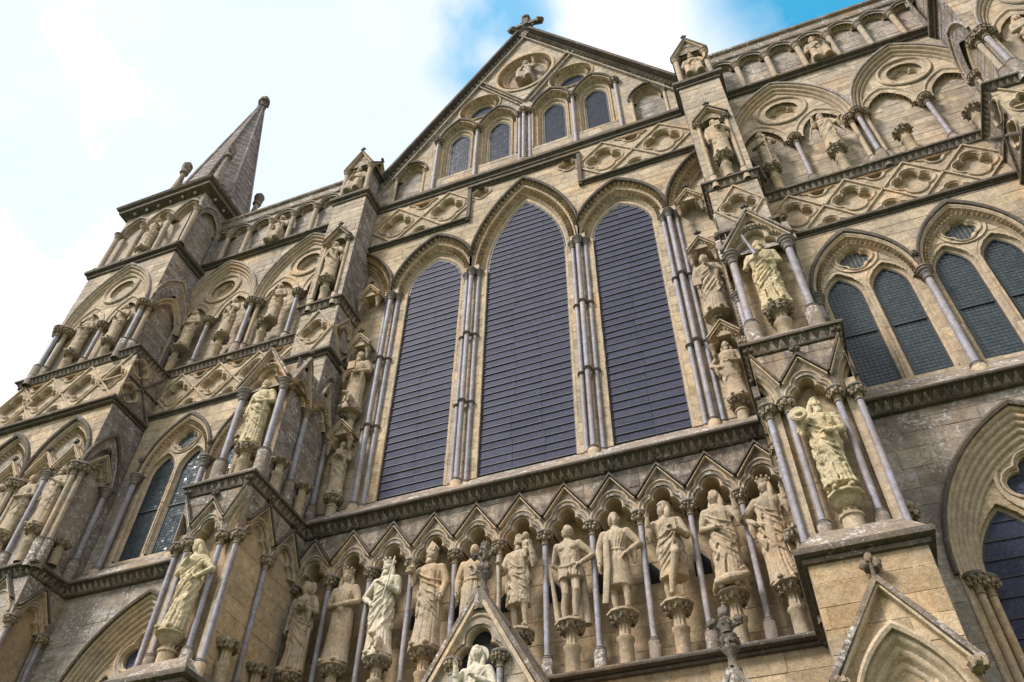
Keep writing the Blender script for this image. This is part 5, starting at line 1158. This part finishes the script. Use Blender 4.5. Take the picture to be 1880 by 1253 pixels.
def flush_statues():
    dg = bpy.context.evaluated_depsgraph_get()
    res = []
    for P in PENDING: res.append(bpy.data.meshes.new_from_object(P[0].evaluated_get(dg)))
    for (t, label, x, y, zf, mat, rz, cat, props, hm, sc, erode, group, seed, hands, slab), me in zip(PENDING, res):
        om = t.data; bpy.data.objects.remove(t); bpy.data.meshes.remove(om)
        nv = len(me.vertices); co_ = [0.0]*(3*nv); me.vertices.foreach_get('co', co_); no = [0.0]*(3*nv); me.vertex_normals.foreach_get('vector', no)
        vs = []
        for i in range(nv):
            p = Vector(co_[3*i:3*i+3]); nn = noise.noise(p*9+Vector((seed*3.1, 0, 0)))*.002
            if erode: nn += erode*(noise.noise(p*7+Vector((seed, 5, 2)))*.5+noise.noise(p*17)*.5+min(0, noise.noise(p*31)+.15)*.8)
            vs.append((p.x+no[3*i]*nn, p.y+no[3*i+1]*nn, p.z+no[3*i+2]*nn))
        m = MB(); m.add(vs, [tuple(q.vertices) for q in me.polygons])
        hv = []
        for p in hm.v:
            p = Vector(p)*sc
            if erode: d = noise.noise_vector(p*14+Vector((seed, 0, 0)))*erode*.8; p = p+d
            hv.append(tuple(p))
        m.add(hv, hm.f); bpy.data.meshes.remove(me)
        e = bpy.data.objects.new('statue', None); COL.objects.link(e); e.location = (x, y, zf+ZG); e.rotation_euler = (0, 0, rz)
        e['label'] = label; e['category'] = cat
        if group: e['group'] = group
        sub('figure', m.mesh('figure', mat, 75), e)
        if slab: sub('plinth', MB().lathe([(.0, -.05), (.22*sc, -.05), (.25*sc, -.035), (.25*sc, .0), (.22*sc, .02), (0, .02)], 9).mesh('plinth', mat, 40), e)
        for pr in props:
            q = MB(); nm = pr[0]
            if nm == 'book':
                c = Vector(pr[1])*sc; q.box(c.x-.085*sc, c.x+.085*sc, c.y-.03*sc, c.y+.02*sc, c.z-.11*sc, c.z+.11*sc)
            elif nm == 'open_book':
                c = Vector(pr[1])*sc
                for s in (-1, 1): q.add([(c.x, c.y, c.z-.08*sc), (c.x+s*.12*sc, c.y-.05*sc, c.z-.08*sc), (c.x+s*.12*sc, c.y+.02*sc, c.z+.08*sc), (c.x, c.y+.07*sc, c.z+.08*sc), (c.x, c.y+.03*sc, c.z-.1*sc), (c.x+s*.12*sc, c.y-.02*sc, c.z-.1*sc)], [(0, 1, 2, 3), (4, 5, 1, 0)])
            elif nm in ('staff', 'sword', 'arrow'):
                a, c = Vector(pr[1])*sc, Vector(pr[2])*sc; q.tube([a, c], [pr[3]*sc, pr[4]*sc], 8)
                if nm == 'sword': d = (c-a).normalized(); h_ = a+d*.12*sc; q.tube([h_-Vector((.1*sc, 0, 0)), h_+Vector((.1*sc, 0, 0))], .016*sc, 6)
            elif nm == 'disc':
                c = Vector(pr[1])*sc; R_ = .13*sc
                for rr_, yy in ((R_, 0), (R_*.85, -.012*sc)): q.add([(c.x+rr_*math.cos(j*PI/10), c.y+yy-.02*sc, c.z+rr_*math.sin(j*PI/10)) for j in range(20)]+[(c.x+rr_*math.cos(j*PI/10), c.y+.02*sc, c.z+rr_*math.sin(j*PI/10)) for j in range(20)], [tuple(range(20))]+[(j+20, (j+1) % 20+20, (j+1) % 20, j) for j in range(20)])
                q.ball((c.x, c.y-.035*sc, c.z), (.06*sc, .03*sc, .05*sc), 10, 6)
            elif nm == 'scroll':
                a, c = Vector(pr[1])*sc, Vector(pr[2])*sc; q.tube([a, a.lerp(c, .5)+Vector((.03*sc, -.02*sc, 0)), c], [.045*sc, .05*sc, .045*sc], 8, fy=.3)
            elif nm == 'lamb': q.ball(tuple(Vector(pr[1])*sc), (.09*sc, .06*sc, .07*sc), 9, 7, lambda d: 1+.2*math.sin(9*d.x)*math.sin(9*d.z))
            elif nm == 'wing':
                c = Vector(pr[1])*sc; s_ = pr[2]
                for j in range(6): q.tube([c+Vector((s_*.02*j, .03, -.02*j))*sc, c+Vector((s_*(.12+.03*j), .05, -.15-.10*j))*sc], [.035*sc, .015*sc], 6, fy=.5)
            sub(nm, q.mesh(nm, pr[-1] if isinstance(pr[-1], str) and pr[-1] in MATS else mat, 45), e)
S = statue; yA = -0.36; zA = -3.79; G1 = 'statues standing in the lower niche arcade'
S('draped angel statue holding a dark open book beside the hooded figure buttress', NX[0], yA, zA, 1.83, 'statue', k=8, lean=.05, L='book', R='down', yaw=-.2, hair='curly', hat='halo', props=(('open_book', (.13, -.27, 1.20), 'leafcap'),), group=G1, vox=.0115)
S('crowned female statue in a long straight pleated gown, hands clasped at waist', NX[1], yA, zA, 1.90, 'statue', k=17, lean=.02, L='waist', R='waist', hair='long', hat='crown', mantle=0, yaw=.25, wide=1.05, group=G1, vox=.0115)
S('pale cream crowned statue of a bearded king with arrow, dog at his feet', NX[2], yA, zA, 1.92, 'statue_white', k=9, lean=-.04, L='chest', R='hip', hair='long', beard=1, hat='crown', dog=True, mantle=-1, yaw=-.2, props=(('arrow', (.08, -.25, .92), (.20, -.20, 1.75), .014, .014),), group=G1, vox=.0115)
S('mitred bearded bishop statue in a long smooth chasuble holding a small bundle', NX[3], yA, zA, 1.98, 'statue', k=11, lean=.03, L='down', R='up', hair='short', beard=1, hat='mitre', yaw=-.25, props=(('lamb', (-.27, -.2, 1.36)),), group=G1, vox=.0115)
S('bald shaven monk statue with a broad book, partly hidden by the porch finial', NX[4], yA, zA, 1.90, 'statue', k=13, lean=-.02, L='book', R='down', hair='bald', mantle=0, props=(('book', (.14, -.26, 1.14)),), group=G1, vox=.0115)
S('bearded giant statue with a long staff carrying a child on his shoulder', NX[5], yA, zA, 1.87, 'statue', hem=.45, k=8, lean=-.03, L='up', R='staff', hair='curly', beard=1, child=True, mantle=1, yaw=-.5, pitch=.15, props=(('staff', (-.28, -.24, 0), (-.30, -.24, 1.32), .04, .025),), group=G1, vox=.0115)
S('bare chested young statue in a loincloth with both arms behind his back', NX[6], yA, zA, 1.87, 'statue', hem=.74, k=8, lean=.05, L='hip', R='behind', hair='curly', mantle=0, yaw=-.3, pitch=-.25, props=(('staff', (.24, .12, 0), (.20, .10, .95), .08, .05), ('staff', (-.22, .05, .1), (-.30, .0, .95), .05, .03)), group=G1, vox=.0115)
S('young statue in a knee length tunic with long stole, hand on hip', NX[7], yA, zA, 1.92, 'statue', hem=.42, k=15, lean=-.03, L='hip', R='down', hair='curly', mantle=0, yaw=.5, props=(('scroll', (-.13, -.17, 1.3), (-.20, -.22, .1)),), group=G1, vox=.0115)
S('turbaned statue with one bare knee raised and a small book in hand', NX[8], yA, zA, 1.92, 'statue', hem=.40, k=14, lean=.03, L='book', R='up', hair='veil', hat='turban', mantle=-1, yaw=-.9, knee=True, props=(('book', (.12, -.27, 1.2)),), group=G1, vox=.0115)
S('long haired female statue in a plain gown standing on a small dragon', NX[9], yA, zA, 1.94, 'statue', k=9, lean=.04, L='up', R='waist', hair='long', mantle=1, yaw=-.5, dragon=True, group=G1, vox=.0115)
S('crowned statue in a sweeping diagonal mantle next to the disc bearer buttress', NX[10], yA, zA, 1.96, 'statue', k=9, lean=-.06, L='up', R='hip', hair='long', hat='crown', mantle=1, yaw=-.8, group=G1, vox=.0115)
G2 = 'large cream statues on the buttresses'
S('cream eroded statue with hooded bowed head and clasped hands on buttress corbel', -5.41, -2.42, -3.86, 1.76, 'statue_cream', k=8, lean=.09, L='hip', R='pray', hair='veil', mantle=-1, yaw=-.6, pitch=.35, erode=.016, group=G2, vox=.0115)
S('cream eroded bearded statue holding a carved round disc on buttress corbel', 5.41, -2.42, -3.86, 1.74, 'statue_cream', hem=.14, k=7, lean=-.03, L='waist', R='up', hair='long', beard=2, mantle=1, yaw=.25, erode=.022, props=(('disc', (-.28, -.24, 1.40)),), group=G2, vox=.0115)
S('cream bearded statue with broken arms under the gable above the hooded figure', -5.41, -1.99, 0.48, 1.90, 'statue_cream', k=8, lean=.03, L='waist', R='down', hair='short', beard=1, mantle=1, yaw=.1, erode=.014, group=G2, vox=.0115)
S('cream eroded bearded statue with blue grey sword under a pierced gable', 5.41, -1.99, 0.48, 1.90, 'statue_cream', k=8, lean=-.03, L='waist', R='chest', hair='curly', beard=2, mantle=-1, yaw=-.1, erode=.018, props=(('sword', (-.10, -.24, 1.22), (-.22, -.24, 1.84), .03, .016, 'purbeck'),), group=G2, vox=.0115)
G3 = 'statues under bracket canopies beside the great lancets'
S('bearded statue with book and small beast under canopy, beside lancet near hooded buttress', -4.30, -0.30, 2.54, 2.0, 'statue', k=12, lean=.02, L='waist', R='staff', hair='curly', beard=2, mantle=0, dog=True, props=(('book', (-.02, -.24, 1.2)),), group=G3)
S('bearded statue reading a book low beside lancet near hooded buttress', -4.32, -0.24, 0.18, 1.5, 'statue', k=12, lean=.0, L='book', R='chest', hair='short', beard=2, mantle=1, props=(('book', (.08, -.26, 1.25)),), group=G3)
S('youthful statue holding a square book under canopy, lancet side near the sword bearer', 4.34, -0.30, 2.54, 2.0, 'statue', k=9, lean=.03, L='chest', R='down', hair='curly', mantle=-1, yaw=-.2, props=(('book', (-.22, -.12, .95)),), group=G3)
S('bearded statue in belted gown low beside lancet near the sword bearer', 4.34, -0.26, 0.18, 1.55, 'statue', k=14, lean=-.03, L='waist', R='hip', hair='long', beard=2, mantle=1, group=G3)
G4 = 'statues in the upper niches of the buttresses'
S('bearded robed statue, hands at chest, in upper buttress niche over the broken armed figure', -5.41, -1.02, 7.14, 1.70, 'statue', k=11, lean=.03, L='chest', R='waist', hair='short', beard=1, mantle=1, yaw=-.2, group=G4, vox=.02)
S('robed statue clutching a book in upper buttress niche over the sword bearer', 5.41, -1.02, 7.14, 1.70, 'statue', k=11, lean=.04, L='chest', R='down', hair='curly', beard=1, mantle=1, yaw=.2, props=(('book', (.07, -.25, 1.24)),), group=G4, vox=.02)
G5 = 'small seated figures in the pinnacle houses'
S('small seated figure in pinnacle house beside the parapet facing the spire', -5.41, -0.86, 11.60, 1.38, 'statue', seated=True, L='waist', R='chest', hair='short', beard=1, group=G5, vox=.02, slab=False)
S('small seated figure with outspread arm in the pinnacle house without spire beside it', 5.41, -0.86, 11.60, 1.38, 'statue', seated=True, L='out', R='waist', hair='short', beard=1, group=G5, vox=.02, slab=False)
S('seated bearded robed figure with raised hand in the gable oval', 0.0, -0.04, 16.85, 1.55, 'pale', seated=True, L='up', R='waist', hair='long', beard=1, vox=.022, slab=False)
G6 = 'statues in the blind arcade of the side bays'
for x, lab, kw in ((-7.80, 'statue with bowed bearded head and crossed arms next to upper buttress niche', dict(L='waist', R='chest', beard=1, mantle=1, yaw=-.3)),
                   (-9.42, 'statue with folded arms in arcade niche beside the paired grey shafts', dict(L='chest', R='waist', mantle=-1, yaw=.3, k=12)),
                   (-10.85, 'statue wrapped in a shawl in arcade niche against the turret', dict(L='waist', R='waist', hair='veil', mantle=1, yaw=.2)),
                   (6.46, 'hooded worn statue leaning on a stick beside the niche of the book clutcher', dict(L='chest', R='waist', hair='veil', mantle=1, yaw=-.5, props=(('staff', (.05, -.25, 0), (.06, -.25, 1.2), .02, .02),))),
                   (7.98, 'winged bearded statue flinging both arms wide above the lozenge band', dict(L='out', R='up', beard=2, hair='curly', mantle=-1, props=(('wing', (.2, .02, 1.4), 1), ('wing', (-.2, .02, 1.5), -1))))):
    S(lab, x, -0.14, 7.36, 1.64, 'statue', group=G6, vox=.022, **kw)
G7 = 'statues on the stair turret'
S('statue in heavy mantle in turret arcade niche next to the corner shafts', -12.44, yfT if False else -1.27, 7.08, 1.62, 'statue', L='chest', R='waist', mantle=1, yaw=.2, group=G7, vox=.022)
S('veiled statue in the turret arcade niche at the outer edge', -13.78, -1.27, 7.08, 1.62, 'statue', L='waist', R='chest', hair='veil', mantle=-1, group=G7, vox=.022)
S('bearded statue in cope under canopy by the triple corner shaft of the turret', -11.50, -1.30, 0.42, 1.74, 'statue', L='chest', R='down', beard=1, mantle=1, yaw=.3, group=G7, vox=.02)
S('long bearded statue leaning forward under canopy on the turret front', -12.44, -1.30, 0.42, 1.72, 'statue', L='waist', R='waist', beard=2, mantle=-1, yaw=.4, pitch=.2, group=G7, vox=.02)
S('statue under the outermost canopy on the turret front', -13.45, -1.30, 0.42, 1.72, 'statue', L='waist', R='chest', mantle=1, group=G7, vox=.022)
S('tall statue with staff on corbel in top turret stage under the spire', -13.13, -1.30, 11.78, 1.80, 'statue', L='staff', R='waist', beard=1, mantle=1, props=(('staff', (.28, -.24, 0), (.28, -.24, 1.6), .02, .02),), group=G7, vox=.022)
S('veiled statue with outstretched arm on the turret beyond the winged statue', 12.44, -1.27, 7.08, 1.62, 'statue', L='out', R='waist', hair='veil', mantle=1, group=G7, vox=.024)
G8 = 'seated figures in the parapet arcade'
S('seated beardless figure in the parapet arcade beside the spired turret', -8.80, -0.06, 11.66, 1.42, 'statue', seated=True, L='chest', R='waist', group=G8, vox=.024, slab=False)
S('seated bearded figure in parapet arcade above the winged statue', 8.80, -0.06, 11.66, 1.42, 'statue', seated=True, L='chest', R='waist', beard=1, group=G8, vox=.024, slab=False)
S('pale haloed woman statue with hand on heart in the porch gable niche', 0.0, -2.10, -6.62, 1.72, 'statue_white', k=12, L='chest', R='up', hair='long', hat='halo', mantle=-1, group=None, vox=.0115)
flush_statues()
